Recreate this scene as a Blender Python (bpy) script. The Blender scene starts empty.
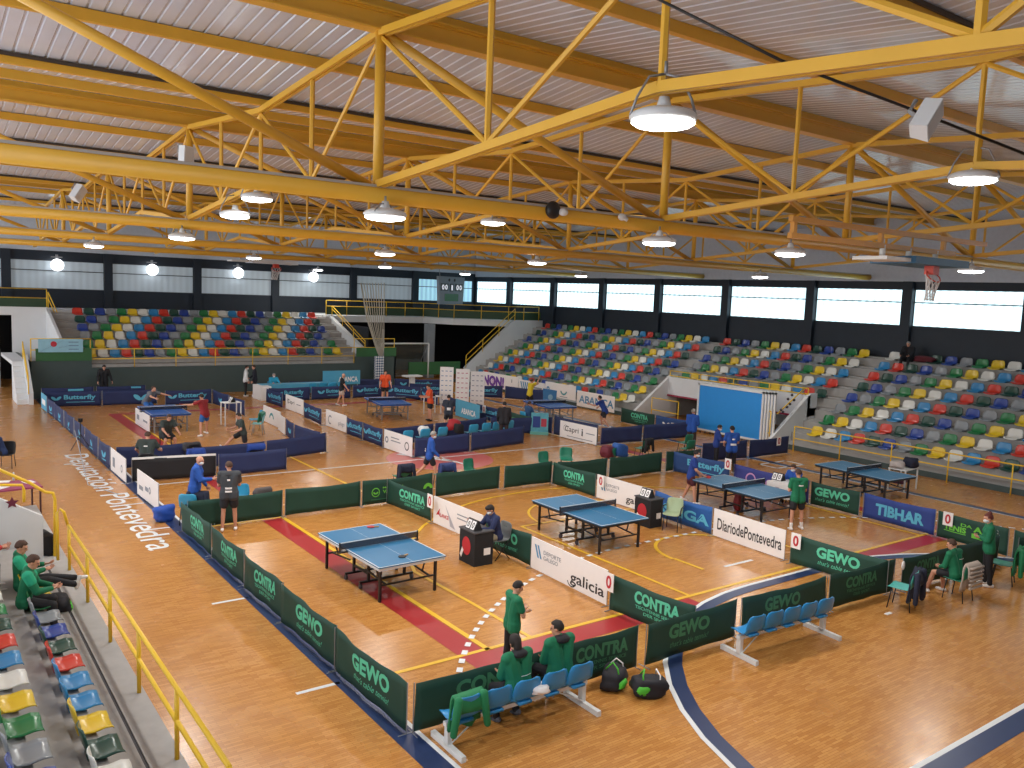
import bpy, bmesh, math, random
from mathutils import Vector, Matrix, Euler
PI = math.pi
random.seed(7)
C = bpy.context.scene.collection
SC = bpy.context.scene

# ------------------------------------------------------------------ camera
F_PX, YAW, PITCH, ROLL, CAM_H = 838.5536, math.radians(36.178), math.radians(6.084), math.radians(2.2411), 6.0512
def cam_axes():
    cy, sy, cp, sp = math.cos(YAW), math.sin(YAW), math.cos(PITCH), math.sin(PITCH)
    f = Vector((sy*cp, cy*cp, -sp)); r = Vector((cy, -sy, 0)); u = r.cross(f)
    return (r*math.cos(ROLL) + u*math.sin(ROLL), u*math.cos(ROLL) - r*math.sin(ROLL), f)
AX = cam_axes()
cam_data = bpy.data.cameras.new('camera'); cam_data.sensor_width = 36; cam_data.lens = F_PX/1024*36
cam_data.clip_start = 0.05; cam_data.clip_end = 300
cam = bpy.data.objects.new('camera', cam_data); C.objects.link(cam)
m3 = Matrix((AX[0], AX[1], -AX[2])).transposed()
cam.matrix_world = Matrix.Translation((0, 0, CAM_H)) @ m3.to_4x4()
SC.camera = cam
# ------------------------------------------------------------------ world, light, exposure
SC.view_settings.view_transform = 'Standard'; SC.view_settings.look = 'None'
SC.view_settings.gamma = 1; SC.view_settings.use_curve_mapping = False
SC.view_settings.exposure = 0.42
w = bpy.data.worlds.new('daylight'); SC.world = w; w.use_nodes = True
bgn = w.node_tree.nodes['Background']; bgn.inputs[0].default_value = (0.92, 0.96, 1.0, 1); bgn.inputs[1].default_value = 1.75
WIN_BRIGHT, WIN_DIM, LAMP_GLOW, LAMP_W = 1.5, 0.22, 12.0, 100.0

# ------------------------------------------------------------------ pixel -> place helpers (used to read positions off the photo)
def ray(px, py): return AX[0]*((px-512)/F_PX) - AX[1]*((py-384)/F_PX) + AX[2]
def atz(px, py, z=0.0):
    d = ray(px, py); return Vector((0, 0, CAM_H)) + d*((z-CAM_H)/d.z)
def aty(px, py, y):
    d = ray(px, py); return Vector((0, 0, CAM_H)) + d*(y/d.y)
def atx(px, py, x):
    d = ray(px, py); return Vector((0, 0, CAM_H)) + d*(x/d.x)

# ------------------------------------------------------------------ materials
MATS = {}
def lin(c):
    return tuple((v/12.92 if v <= 0.04045 else ((v+0.055)/1.055)**2.4) for v in (x/255 for x in c))
def mat(name, rgb, rough=0.6, metal=0.0, var=0.10, scale=6.0, emit=0.0, spec=0.5, alpha=None, bump=0.0, coat=0.0):
    if name in MATS: return MATS[name]
    m = bpy.data.materials.new(name); m.use_nodes = True; nt = m.node_tree; b = nt.nodes['Principled BSDF']
    col = lin(rgb)
    b.inputs['Roughness'].default_value = rough; b.inputs['Metallic'].default_value = metal
    b.inputs['Specular IOR Level'].default_value = spec; b.inputs['Coat Weight'].default_value = coat
    tc = nt.nodes.new('ShaderNodeTexCoord'); nz = nt.nodes.new('ShaderNodeTexNoise')
    nz.inputs['Scale'].default_value = scale; nz.inputs['Detail'].default_value = 3
    nt.links.new(tc.outputs['Object'], nz.inputs['Vector'])
    mr = nt.nodes.new('ShaderNodeMapRange'); mr.inputs[3].default_value = 1-var; mr.inputs[4].default_value = 1+var
    nt.links.new(nz.outputs['Fac'], mr.inputs[0])
    mx = nt.nodes.new('ShaderNodeVectorMath'); mx.operation = 'SCALE'; mx.inputs[0].default_value = col
    nt.links.new(mr.outputs[0], mx.inputs['Scale']); nt.links.new(mx.outputs[0], b.inputs['Base Color'])
    if emit > 0:
        b.inputs['Emission Color'].default_value = (*col, 1); b.inputs['Emission Strength'].default_value = emit
    if alpha is not None: b.inputs['Alpha'].default_value = alpha
    if bump > 0:
        bp = nt.nodes.new('ShaderNodeBump'); bp.inputs['Strength'].default_value = bump; bp.inputs['Distance'].default_value = 0.01
        nt.links.new(nz.outputs['Fac'], bp.inputs['Height']); nt.links.new(bp.outputs[0], b.inputs['Normal'])
    MATS[name] = m; return m

def wood_floor():
    m = bpy.data.materials.new('parquet'); m.use_nodes = True; nt = m.node_tree; b = nt.nodes['Principled BSDF']
    tc = nt.nodes.new('ShaderNodeTexCoord'); mp = nt.nodes.new('ShaderNodeMapping')
    nt.links.new(tc.outputs['Object'], mp.inputs['Vector'])
    br = nt.nodes.new('ShaderNodeTexBrick'); br.offset = 0.37
    br.inputs['Color1'].default_value = (*lin((204, 146, 78)), 1); br.inputs['Color2'].default_value = (*lin((182, 121, 58)), 1)
    br.inputs['Mortar'].default_value = (*lin((152, 96, 44)), 1)
    br.inputs['Scale'].default_value = 1.0; br.inputs['Mortar Size'].default_value = 0.002
    br.inputs['Brick Width'].default_value = 0.24; br.inputs['Row Height'].default_value = 0.048; br.inputs['Bias'].default_value = -0.1
    nt.links.new(mp.outputs[0], br.inputs['Vector'])
    nz = nt.nodes.new('ShaderNodeTexNoise'); nz.inputs['Scale'].default_value = 0.35; nz.inputs['Detail'].default_value = 4
    nt.links.new(tc.outputs['Object'], nz.inputs['Vector'])
    mr = nt.nodes.new('ShaderNodeMapRange'); mr.inputs[3].default_value = 0.86; mr.inputs[4].default_value = 1.12
    nt.links.new(nz.outputs['Fac'], mr.inputs[0])
    sc = nt.nodes.new('ShaderNodeVectorMath'); sc.operation = 'SCALE'
    nt.links.new(br.outputs['Color'], sc.inputs[0]); nt.links.new(mr.outputs[0], sc.inputs['Scale'])
    nt.links.new(sc.outputs[0], b.inputs['Base Color'])
    n2 = nt.nodes.new('ShaderNodeTexNoise'); n2.inputs['Scale'].default_value = 1.3
    nt.links.new(tc.outputs['Object'], n2.inputs['Vector'])
    r2 = nt.nodes.new('ShaderNodeMapRange'); r2.inputs[3].default_value = 0.16; r2.inputs[4].default_value = 0.34
    nt.links.new(n2.outputs['Fac'], r2.inputs[0]); nt.links.new(r2.outputs[0], b.inputs['Roughness'])
    bu = nt.nodes.new('ShaderNodeBump'); bu.inputs['Strength'].default_value = 0.05; bu.inputs['Distance'].default_value = 0.02
    nt.links.new(n2.outputs['Fac'], bu.inputs['Height']); nt.links.new(bu.outputs[0], b.inputs['Normal'])
    b.inputs['Specular IOR Level'].default_value = 0.5
    return m

YEL = mat('yellow paint', (222, 172, 58), 0.38, var=0.08, scale=2)
RAILY = mat('rail yellow', (240, 196, 45), 0.35, var=0.05)
BLK = mat('black metal', (28, 28, 32), 0.4)
GREYM = mat('grey metal', (150, 152, 156), 0.35, metal=0.4)
WHT = mat('white paint', (228, 230, 230), 0.5, var=0.04)
WALLW = mat('white plaster', (220, 222, 224), 0.7, var=0.05, scale=2)
DARKWALL = mat('dark blue wall', (32, 42, 54), 0.6, var=0.15, scale=3)
GREYGREEN = mat('dark grey green wall', (66, 82, 82), 0.6, var=0.12, scale=2)
GREENW = mat('green wall', (52, 104, 62), 0.6, var=0.1)
CONC = mat('concrete', (166, 163, 160), 0.8, var=0.18, scale=4, bump=0.3)
CONCD = mat('dark concrete', (78, 76, 80), 0.85, var=0.15, scale=4)
SHEET = mat('roof sheet', (206, 214, 230), 0.18, var=0.10, scale=1.2, spec=0.7)
BLUETOP = mat('table blue', (44, 112, 156), 0.42, var=0.05)
BLUETOP2 = mat('table royal blue', (38, 88, 165), 0.4, var=0.05)
LINEW = mat('white line', (225, 228, 230), 0.4, var=0.05)
LINEY = mat('yellow line', (236, 188, 48), 0.35, var=0.05)
LINER = mat('red line', (168, 44, 48), 0.35, var=0.08)
LINEN = mat('navy line', (34, 52, 94), 0.35, var=0.08)
LINEP = mat('pink disc', (196, 104, 98), 0.35, var=0.06)
NAVY = mat('navy cloth', (32, 46, 92), 0.7, var=0.12, scale=3)
GREENC = mat('green cloth', (22, 66, 54), 0.7, var=0.14, scale=3)
BLACKC = mat('black cloth', (28, 28, 32), 0.8)
WHITEC = mat('white board', (240, 237, 236), 0.6, var=0.04)
TIBC = mat('blue cloth', (42, 66, 140), 0.7, var=0.12, scale=3)
STIC = mat('bright blue cloth', (30, 88, 160), 0.6, var=0.1, scale=3)
SKYC = mat('light blue board', (84, 166, 200), 0.6, var=0.12, scale=4)
MINT = mat('mint print', (96, 206, 168), 0.7, var=0.05)
MINTD = mat('green print', (66, 132, 96), 0.7, var=0.05)
LIME = mat('lime print', (110, 200, 66), 0.7, var=0.05)
CYANP = mat('cyan print', (92, 182, 214), 0.7, var=0.05)
BLACKP = mat('black print', (44, 44, 48), 0.7)
GREYP = mat('grey print', (140, 146, 156), 0.7)
REDP = mat('red print', (190, 40, 52), 0.6)
BLUEP = mat('blue print', (72, 140, 186), 0.7)
VIOLP = mat('violet print', (112, 62, 160), 0.7)
SKIN = mat('skin', (206, 150, 124), 0.55, var=0.05)
HAIRD = mat('dark hair', (34, 27, 25), 0.7)
HAIRB = mat('brown hair', (74, 50, 38), 0.7)
HAIRR = mat('auburn hair', (104, 50, 42), 0.7)
HAIRG = mat('grey hair', (150, 146, 142), 0.8)
MASKM = mat('white mask', (222, 228, 230), 0.7)
EYEM = mat('eye', (40, 32, 30), 0.3)
LIPM = mat('lips', (166, 96, 88), 0.5)
SEATC = {'red': (206, 58, 44), 'dark green': (22, 70, 60), 'dark blue': (34, 66, 150), 'grey': (138, 144, 150),
         'green': (28, 122, 68), 'yellow': (228, 194, 42), 'white': (222, 222, 216), 'light blue': (44, 134, 190)}
SEATM = {k: mat('seat '+k, v, 0.28, var=0.05, spec=0.6) for k, v in SEATC.items()}

# ------------------------------------------------------------------ mesh builder
def basis(d):
    d = d.normalized(); a = Vector((0, 0, 1)) if abs(d.z) < 0.95 else Vector((1, 0, 0))
    x = d.cross(a).normalized(); return x, x.cross(d).normalized(), d
class MB:
    def __init__(s): s.v = []; s.f = []; s.m = []; s.mi = 0
    def add(s, vs, fs):
        n = len(s.v); s.v += [tuple(v) for v in vs]; s.f += [tuple(i+n for i in f) for f in fs]; s.m += [s.mi]*len(fs); return s
    def box(s, x0, x1, y0, y1, z0, z1, M=None):
        vs = [Vector((x, y, z)) for z in (z0, z1) for y in (y0, y1) for x in (x0, x1)]
        if M is not None: vs = [M @ v for v in vs]
        return s.add(vs, [(0, 2, 3, 1), (4, 5, 7, 6), (0, 1, 5, 4), (2, 6, 7, 3), (0, 4, 6, 2), (1, 3, 7, 5)])
    def bar(s, p, q, w_, h_=None):
        p, q = Vector(p), Vector(q); h_ = h_ or w_
        x, y, d = basis(q-p)
        vs = [c + x*(sx*w_/2) + y*(sy*h_/2) for c in (p, q) for sx, sy in ((-1, -1), (1, -1), (1, 1), (-1, 1))]
        return s.add(vs, [(0, 3, 2, 1), (4, 5, 6, 7), (0, 1, 5, 4), (1, 2, 6, 5), (2, 3, 7, 6), (3, 0, 4, 7)])
    def tube(s, pts, r, n=8, r2=None, caps=True):
        pts = [Vector(p) for p in pts]; k = len(pts); vs = []
        for i, p in enumerate(pts):
            d = (pts[min(i+1, k-1)] - pts[max(i-1, 0)])
            x, y, _ = basis(d); rr = r if r2 is None else r + (r2-r)*i/(k-1)
            vs += [p + x*(rr*math.cos(2*PI*j/n)) + y*(rr*math.sin(2*PI*j/n)) for j in range(n)]
        fs = [(i*n+j, i*n+(j+1) % n, (i+1)*n+(j+1) % n, (i+1)*n+j) for i in range(k-1) for j in range(n)]
        if caps: fs += [tuple(range(n))[::-1], tuple(range((k-1)*n, k*n))]
        return s.add(vs, fs)
    def capsule(s, p, q, r, r2, n=10):
        p, q = Vector(p), Vector(q)
        if (q-p).length < 1e-4: q = p + Vector((0, 0, 1e-3))
        x, y, d = basis(q-p); rings = []
        for a in (-75, -45, -15): rings.append((p + d*(r*math.sin(math.radians(a))), r*math.cos(math.radians(a))))
        for a in (15, 45, 75): rings.append((q + d*(r2*math.sin(math.radians(a))), r2*math.cos(math.radians(a))))
        vs = [p - d*r]
        for c, rr in rings: vs += [c + x*(rr*math.cos(2*PI*j/n)) + y*(rr*math.sin(2*PI*j/n)) for j in range(n)]
        vs.append(q + d*r2); L = len(vs)-1
        fs = [(0, 1+(j+1) % n, 1+j) for j in range(n)]
        for i in range(5): fs += [(1+i*n+j, 1+i*n+(j+1) % n, 1+(i+1)*n+(j+1) % n, 1+(i+1)*n+j) for j in range(n)]
        fs += [(L, 1+5*n+j, 1+5*n+(j+1) % n) for j in range(n)]
        return s.add(vs, fs)
    def ell(s, c, rx, ry, rz, M=None, n=12, k=8, fn=None):
        c = Vector(c); vs = []; 
        for i in range(k+1):
            a = PI*i/k - PI/2
            cnt = 1 if i in (0, k) else n
            for j in range(cnt):
                d = Vector((math.cos(a)*math.cos(2*PI*j/n), math.cos(a)*math.sin(2*PI*j/n), math.sin(a)))
                g = fn(d) if fn else 1.0
                v = Vector((d.x*rx*g, d.y*ry*g, d.z*rz*g))
                if M is not None: v = M @ v
                vs.append(c+v)
        fs = [(0, 1+(j+1) % n, 1+j) for j in range(n)]
        for i in range(k-2): fs += [(1+i*n+j, 1+i*n+(j+1) % n, 1+(i+1)*n+(j+1) % n, 1+(i+1)*n+j) for j in range(n)]
        L = len(vs)-1; b0 = 1+(k-2)*n
        fs += [(L, b0+j, b0+(j+1) % n) for j in range(n)]
        return s.add(vs, fs)
    def prism(s, poly, axis, a, b):
        # polygon in the two other axes, extruded along axis from a to b
        def P(u, v, t): return {'x': (t, u, v), 'y': (u, t, v), 'z': (u, v, t)}[axis]
        n = len(poly); vs = [P(u, v, a) for u, v in poly] + [P(u, v, b) for u, v in poly]
        fs = [tuple(range(n))[::-1], tuple(range(n, 2*n))] + [(i, (i+1) % n, n+(i+1) % n, n+i) for i in range(n)]
        return s.add(vs, fs)
    def quad(s, a, b, c, d): return s.add([a, b, c, d], [(0, 1, 2, 3)])
    def text(s, body, M, w_, h_, bold=0.0, shear=0.0, fn=None):
        vs, fs = text_geo(body, bold, shear)
        out = []
        for x, y in vs:
            p = Vector((x*w_, y*h_, 0))
            out.append(M @ (fn(p) if fn else p))
        return s.add(out, fs)
    def build(s, name, mats, parent=None, smooth=False, fix=True):
        me = bpy.data.meshes.new(name); me.from_pydata(s.v, [], s.f)
        for m in (mats if isinstance(mats, (list, tuple)) else [mats]): me.materials.append(m)
        me.polygons.foreach_set('material_index', s.m)
        if fix:
            bm = bmesh.new(); bm.from_mesh(me); bmesh.ops.recalc_face_normals(bm, faces=bm.faces); bm.to_mesh(me); bm.free()
        if smooth: me.polygons.foreach_set('use_smooth', [True]*len(me.polygons))
        me.update()
        o = bpy.data.objects.new(name, me); C.objects.link(o)
        if parent is not None: o.parent = parent
        return o
TXT = {}
def text_geo(body, bold, shear):
    k = (body, bold, shear)
    if k in TXT: return TXT[k]
    cu = bpy.data.curves.new('t', 'FONT'); cu.body = body; cu.offset = bold; cu.shear = shear; cu.resolution_u = 3
    o = bpy.data.objects.new('t', cu); me = o.to_mesh()
    vs = [(v.co.x, v.co.y) for v in me.vertices]; fs = [tuple(p.vertices) for p in me.polygons]
    o.to_mesh_clear(); bpy.data.objects.remove(o); bpy.data.curves.remove(cu)
    x0 = min(v[0] for v in vs); x1 = max(v[0] for v in vs); y0 = min(v[1] for v in vs); y1 = max(v[1] for v in vs)
    vs = [((x-x0)/(x1-x0), (y-y0)/(y1-y0)) for x, y in vs]
    TXT[k] = (vs, fs); return TXT[k]
def tag(o, label=None, cat=None, group=None, kind=None):
    if label: o['label'] = label
    if cat: o['category'] = cat
    if group: o['group'] = group
    if kind: o['kind'] = kind
    return o
def empty(name, loc, rz=0.0, label=None, cat=None, group=None):
    o = bpy.data.objects.new(name, None); C.objects.link(o); o.location = loc; o.rotation_euler = (0, 0, rz); o.empty_display_size = 0.2
    return tag(o, label, cat, group)
def copy_tree(o, parent=None):
    c = o.copy(); C.objects.link(c); c.parent = parent
    for ch in list(o.children): copy_tree(ch, c)
    return c
ORD = ['first', 'second', 'third', 'fourth', 'fifth', 'sixth', 'seventh', 'eighth', 'ninth', 'tenth', 'eleventh', 'twelfth']
def S(o): o['kind'] = 'structure'; return o
# ================================================================== THE SETTING
XW, YW = 37.8, 57.3
# floor with its painted courts (one surface)
b = MB(); b.box(-6, XW, -3, YW, -0.2, 0)
def fl_rect(mi, x0, x1, y0, y1, z=0.003):
    b.mi = mi; b.quad((x0, y0, z), (x1, y0, z), (x1, y1, z), (x0, y1, z))
def fl_line(mi, p, q, w_, z=0.003):
    p, q = Vector((*p, z)), Vector((*q, z)); n = Vector((-(q-p).y, (q-p).x, 0)).normalized()*w_/2
    b.mi = mi; b.quad(p-n, q-n, q+n, p+n)
def fl_arc(mi, c, r, a0, a1, w_, z=0.003, dash=None, n=48):
    n = max(4, int(n*abs(a1-a0)/360)) if not dash else dash*2
    for i in range(n):
        if dash and i % 2: continue
        t0, t1 = (math.radians(a0+(a1-a0)*(i+k)/n) for k in (0, 1))
        def P(t, rr): return (c[0]+rr*math.cos(t), c[1]+rr*math.sin(t), z)
        b.mi = mi; b.quad(P(t0, r-w_/2), P(t0, r+w_/2), P(t1, r+w_/2), P(t1, r-w_/2))
# 1 white 2 yellow 3 red 4 navy 5 pink
fl_rect(4, 5.22, 5.56, 5.0, 46.9); fl_rect(1, 5.56, 5.63, 5.0, 46.9)
fl_rect(4, 5.22, 27.0, 4.9, 5.22); fl_rect(1, 5.22, 27.0, 5.22, 5.3)
fl_rect(4, 26.9, 27.2, 5.0, 46.9); fl_rect(1, 26.84, 26.9, 5.0, 46.9)
for (cx, a0, a1) in ((14.55, 180, 90), (17.6, 90, 0)):
    fl_arc(4, (cx, 4.95), 5.98, a0, a1, 0.24, 0.008); fl_arc(1, (cx, 4.95), 6.14, a0, a1, 0.08, 0.009)
    fl_arc(1, (cx, 5.1), 9.4, 151 if a0 == 180 else 90, 90 if a0 == 180 else 12, 0.10, z=0.011, dash=30 if a0 == 180 else 38)
fl_rect(4, 14.55, 17.6, 10.81, 11.05, 0.008); fl_rect(1, 14.55, 17.6, 11.05, 11.13, 0.009)
for i in range(9): fl_rect(1, 14.6+i*0.34, 14.77+i*0.34, 14.45, 14.55, 0.011)
fl_rect(1, 15.2, 16.2, 12.16, 12.25)
fl_rect(1, 5.6, 26.9, 25.92, 26.02)
fl_rect(3, 7.38, 7.88, 10.72, 40.8); fl_rect(3, 7.88, 12.9, 10.72, 11.22); fl_rect(3, 18.6, 23.4, 10.72, 11.22); fl_rect(3, 23.1, 23.6, 10.72, 40.8); fl_rect(3, 7.88, 23.4, 40.4, 40.8)
fl_rect(2, 7.9, 8.0, 11.25, 40.4, 0.006); fl_rect(2, 5.6, 23.1, 11.24, 11.33, 0.006); fl_rect(2, 23.0, 23.1, 11.25, 40.4, 0.006); fl_rect(2, 5.6, 8.0, 20.8, 20.9, 0.006)
fl_rect(2, 8.85, 8.93, 11.3, 13.2, 0.007); fl_rect(2, 22.1, 22.18, 11.3, 13.2, 0.007)
fl_arc(2, (15.5, 13.2), 6.62 + 0.4, 180-18, 18, 0.08, 0.007)
fl_line(2, (8.89, 13.2), (8.83, 15.37), 0.08, 0.007); fl_line(2, (22.14, 13.2), (22.17, 15.37), 0.08, 0.007)
fl_rect(2, 12.98, 13.06, 11.3, 17.1, 0.007); fl_rect(2, 17.9, 17.98, 11.3, 17.1, 0.007); fl_rect(2, 12.98, 17.98, 17.1, 17.18, 0.007)
fl_arc(2, (15.48, 17.1), 1.8, 180, 0, 0.07, 0.007); fl_arc(2, (15.9, 13.2), 1.35, 180, 0, 0.09, 0.008)
fl_rect(2, 14.55, 14.64, 12.3, 13.2, 0.008); fl_rect(2, 17.16, 17.25, 12.3, 13.2, 0.008)
fl_rect(2, 11.0, 11.1, 21.5, 30.5, 0.006)
b.mi = 5; n0 = 40
b.add([(15.75+1.95*math.cos(2*PI*i/n0), 25.8+1.95*math.sin(2*PI*i/n0), 0.002) for i in range(n0)], [tuple(range(n0))])
Mt = Matrix.Translation((14.6, 26.9, 0.009)) @ Matrix.Rotation(math.radians(-38), 4, 'Z')
b.mi = 1
fl_line(1, (14.75, 27.2), (15.9, 25.2), 0.22, 0.008); fl_line(1, (15.6, 27.0), (16.1, 24.2), 0.14, 0.008)
for yy in (11.4, 15.6, 21.2, 23.9, 24.6): fl_rect(1, 4.6, 5.3, yy, yy+0.08)
for (x0, x1, y0, y1) in ((26.2, 27.9, 18.9, 19.0), (26.2, 27.9, 19.7, 19.8), (26.2, 26.3, 18.9, 19.8), (27.8, 27.9, 18.9, 19.8)): fl_rect(1, x0, x1, y0, y1)
# painted words along the left aisle
Mw = Matrix.Translation((4.12, 31.7, 0.006)) @ Matrix.Rotation(-PI/2, 4, 'Z')
b.mi = 1; b.text('Deputación Pontevedra', Mw, 12.2, 0.95, bold=0.006)
S(b.build('floor', [wood_floor(), LINEW, LINEY, LINER, LINEN, LINEP], fix=False))

# walls with strip windows
WZ0, WZ1, WTOP = 5.30, 7.02, 10.7
colY = [atx(x, 300, XW).y for x in (473, 510, 554, 603, 659, 727, 812, 909)]
colY = sorted(colY) ; dY = (colY[-1]-colY[0])/7
colsY = [colY[0]-dY*k for k in (2, 1)] + colY[:-1]
colsY = [y for y in colsY]
colX = [aty(x, 280, YW).x for x in (6, 108, 197, 275, 353, 415)]
CW = 0.24
def wall_with_windows(name, cols, lo, hi, side, glass):
    b = MB()
    def bx(a0, a1, z0, z1, th=0.25, out=0.0):
        if side == 'x': b.box(XW-out, XW+th, a0, a1, z0, z1)
        else: b.box(a0, a1, YW-out, YW+th, z0, z1)
    wt = 7.36 if side == 'x' else 7.58
    bx(lo, hi, 0, WZ0); bx(lo, hi, WZ1, wt)
    cc = [lo] + [c for c in cols if lo < c < hi] + [hi]
    for c in cc: bx(c-CW, c+CW, WZ0, WZ1)
    for c in cc[1:-1]: bx(c-CW, c+CW, 3.0, wt, out=0.22)
    wobj = S(b.build(name, DARKWALL))
    return wobj, cc
w1, ccy = wall_with_windows('wall_right', colsY, 4.0, YW, 'x', None)
w2, ccx = wall_with_windows('wall_back', colX, -4.0, XW, 'y', None)
b = MB(); b.box(-6, XW, -3.2, -3.0, 0, 11)
S(b.build('wall_near_light_block', mat('grey wall', (120, 126, 132), 0.7)))  # unseen wall behind the camera, added to cut light on camera-facing sides
# translucent ribbed panes
def pane_mat(name, rgb, strength):
    m = bpy.data.materials.new(name); m.use_nodes = True; nt = m.node_tree; bs = nt.nodes['Principled BSDF']
    tc = nt.nodes.new('ShaderNodeTexCoord'); wv = nt.nodes.new('ShaderNodeTexWave'); wv.wave_type = 'BANDS'
    wv.bands_direction = 'DIAGONAL'; wv.inputs['Scale'].default_value = 1.6
    nt.links.new(tc.outputs['Object'], wv.inputs['Vector'])
    sep = nt.nodes.new('ShaderNodeMapping'); sep.inputs['Scale'].default_value = (1, 1, 0.0)
    nt.links.new(tc.outputs['Object'], sep.inputs['Vector']); nt.links.new(sep.outputs[0], wv.inputs['Vector'])
    mr = nt.nodes.new('ShaderNodeMapRange'); mr.inputs[3].default_value = strength*0.62; mr.inputs[4].default_value = strength*1.05
    nt.links.new(wv.outputs['Fac'], mr.inputs[0]); nt.links.new(mr.outputs[0], bs.inputs['Emission Strength'])
    bs.inputs['Emission Color'].default_value = (*lin(rgb), 1); bs.inputs['Base Color'].default_value = (*lin(rgb), 1)
    bs.inputs['Roughness'].default_value = 0.35
    return m
PANE_B = pane_mat('bright ribbed pane', (208, 240, 250), WIN_BRIGHT)
PANE_D = pane_mat('dim ribbed pane', (178, 190, 198), WIN_DIM)
PANE_M = pane_mat('blue ribbed pane', (150, 196, 214), 0.8)
FRAMED = mat('dark frame', (60, 66, 74), 0.5)
wn = 0
for i in range(len(ccy)-1):
    a0, a1 = ccy[i]+CW, ccy[i+1]-CW
    if a1-a0 < 0.8: continue
    wn += 1
    b = MB(); b.box(XW+0.10, XW+0.14, a0, a1, WZ0, WZ1); p = S(b.build('window_%d' % wn, PANE_B))
    b = MB(); b.box(XW+0.02, XW+0.1, a0, a1, WZ0+1.08, WZ0+1.13)
    for z0, z1 in ((WZ0, WZ0+0.04), (WZ1-0.04, WZ1)): b.box(XW+0.0, XW+0.1, a0, a1, z0, z1)
    b.build('window_frame', FRAMED, p)
for i in range(len(ccx)-1):
    a0, a1 = ccx[i]+CW, ccx[i+1]-CW
    if a1-a0 < 0.8: continue
    wn += 1
    b = MB(); b.box(a0, a1, YW+0.10, YW+0.14, WZ0, WZ1); p = S(b.build('window_%d' % wn, PANE_M if i == len(ccx)-2 else PANE_D))
    b = MB(); b.box(a0, a1, YW+0.02, YW+0.1, WZ0+1.08, WZ0+1.13)
    for z0, z1 in ((WZ0, WZ0+0.04), (WZ1-0.04, WZ1)): b.box(a0, a1, YW, YW+0.1, z0, z1)
    b.build('window_frame', FRAMED, p)
# gable infill of roof sheet above both walls
b = MB(); b.box(XW, XW+0.2, 4.0, YW, 7.36, WTOP); b.box(-4, XW, YW, YW+0.2, 7.58, WTOP)
S(b.build('trim_1', mat('grey sheet', (200, 206, 216), 0.5)))

# roof: ribbed sheet following ridges over the trusses and valleys between
T0, TD, X0, XD = 12.2, 10.45, 6.15, 6.4
TY = [0.0, 12.2, 22.9, 33.3, 43.7, 54.1]           # girder lines (the first is behind the picture's edge)
TNEXT = TY[1:] + [64.5]
NX = [X0 + XD*k for k in range(-1, 5)]
ZB, ZT, ZKU, ZKL = 7.54, 10.18, 9.62, 8.14
SOF = 0.30
b = MB(); xs = -8.0; prof = []
while xs < XW+0.2:
    prof += [(xs, 0), (xs+0.19, 0), (xs+0.205, 0.022), (xs+0.235, 0.022), (xs+0.25, 0)]; xs += 0.25
segs = []
for t, tn_ in zip(TY, TNEXT):
    segs += [(t, ZT+SOF), ((t+tn_)/2, ZKU+SOF-0.04)]
segs = [(-4.0, ZKU+SOF)] + segs
segs = [s_ for s_ in segs if s_[0] < YW] + [(YW+0.1, 9.9)]
for (ya, za), (yb, zb_) in zip(segs[:-1], segs[1:]):
    n = len(prof)
    vs = [(x, ya, za+dz) for x, dz in prof] + [(x, yb, zb_+dz) for x, dz in prof]
    b.add(vs, [(i, i+1, n+i+1, n+i) for i in range(n-1)])
S(b.build('ceiling', SHEET, fix=False))

# ---- end grandstand side: balcony, stair walls (structure)
DKZ = 4.2
deck = [(22.8, 52.4), (30.2, 52.4), (31.4, 50.2), (34.7, 48.45), (XW, 48.45), (XW, YW), (22.8, YW)]
b = MB(); b.prism(deck, 'z', DKZ-0.42, DKZ)
b.prism([(-4, 52.9), (6.6, 52.9), (6.6, YW), (-4, YW)], 'z', DKZ-0.25, DKZ); b.prism([(6.6, 53.0), (22.8, 53.0), (22.8, YW), (6.6, YW)], 'z', DKZ-0.2, DKZ)
b.mi = 1; b.box(29.75, 30.35, 50.9, 51.4, 0, DKZ-0.42)
b.mi = 0
# white block wall at the left end with a door opening
b.box(-4, 4.25, 52.7, 52.9, 0, DKZ+0.15); b.box(4.25, 4.85, 52.7, 52.9, 3.9, DKZ+0.15)
b.box(4.85, 6.6, 52.68, 52.9, 0, DKZ+0.15); b.prism([(47.25, 1.88), (47.25, 2.7), (52.8, DKZ+0.15), (52.8, 1.88)], 'x', 6.48, 6.63)
b.prism([(47.1, 1.5), (47.1, 2.3), (52.9, 4.4), (52.9, 1.5)], 'x', 23.0, 23.25)
S(b.build('wall_upper_deck', [WALLW, mat('grey pillar', (150, 158, 166), 0.6)]))
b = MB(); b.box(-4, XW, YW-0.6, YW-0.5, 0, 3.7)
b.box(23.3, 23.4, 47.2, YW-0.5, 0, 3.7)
S(b.build('wall_under_deck', mat('under-deck shade', (22, 26, 34), 0.7)))  # near-black colour stands in for shade behind the door and under the deck
b = MB()
for (p, q) in (((22.8, 52.35), (30.2, 52.35)), ((30.2, 52.35), (31.4, 50.15)), ((31.4, 50.15), (34.7, 48.15)), ((34.7, 48.15), (37.6, 48.15)), ((-4, 52.8), (6.6, 52.8))):
    p, q = Vector((*p, 0)), Vector((*q, 0)); d = (q-p); n = Vector((-d.y, d.x, 0)).normalized()*0.05
    z0, z1 = DKZ + 0.06, DKZ+0.62
    b.add([v + Vector((0, 0, z)) for z in (z0, z1) for v in (p+n*1.2, q+n*1.2, q+n*2.2, p+n*2.2)], [(0, 1, 2, 3), (4, 7, 6, 5), (0, 4, 5, 1), (1, 5, 6, 2), (2, 6, 7, 3), (3, 7, 4, 0)])
S(b.build('wall_deck_parapet', mat('dark green parapet', (46, 72, 50), 0.6)))
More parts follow.
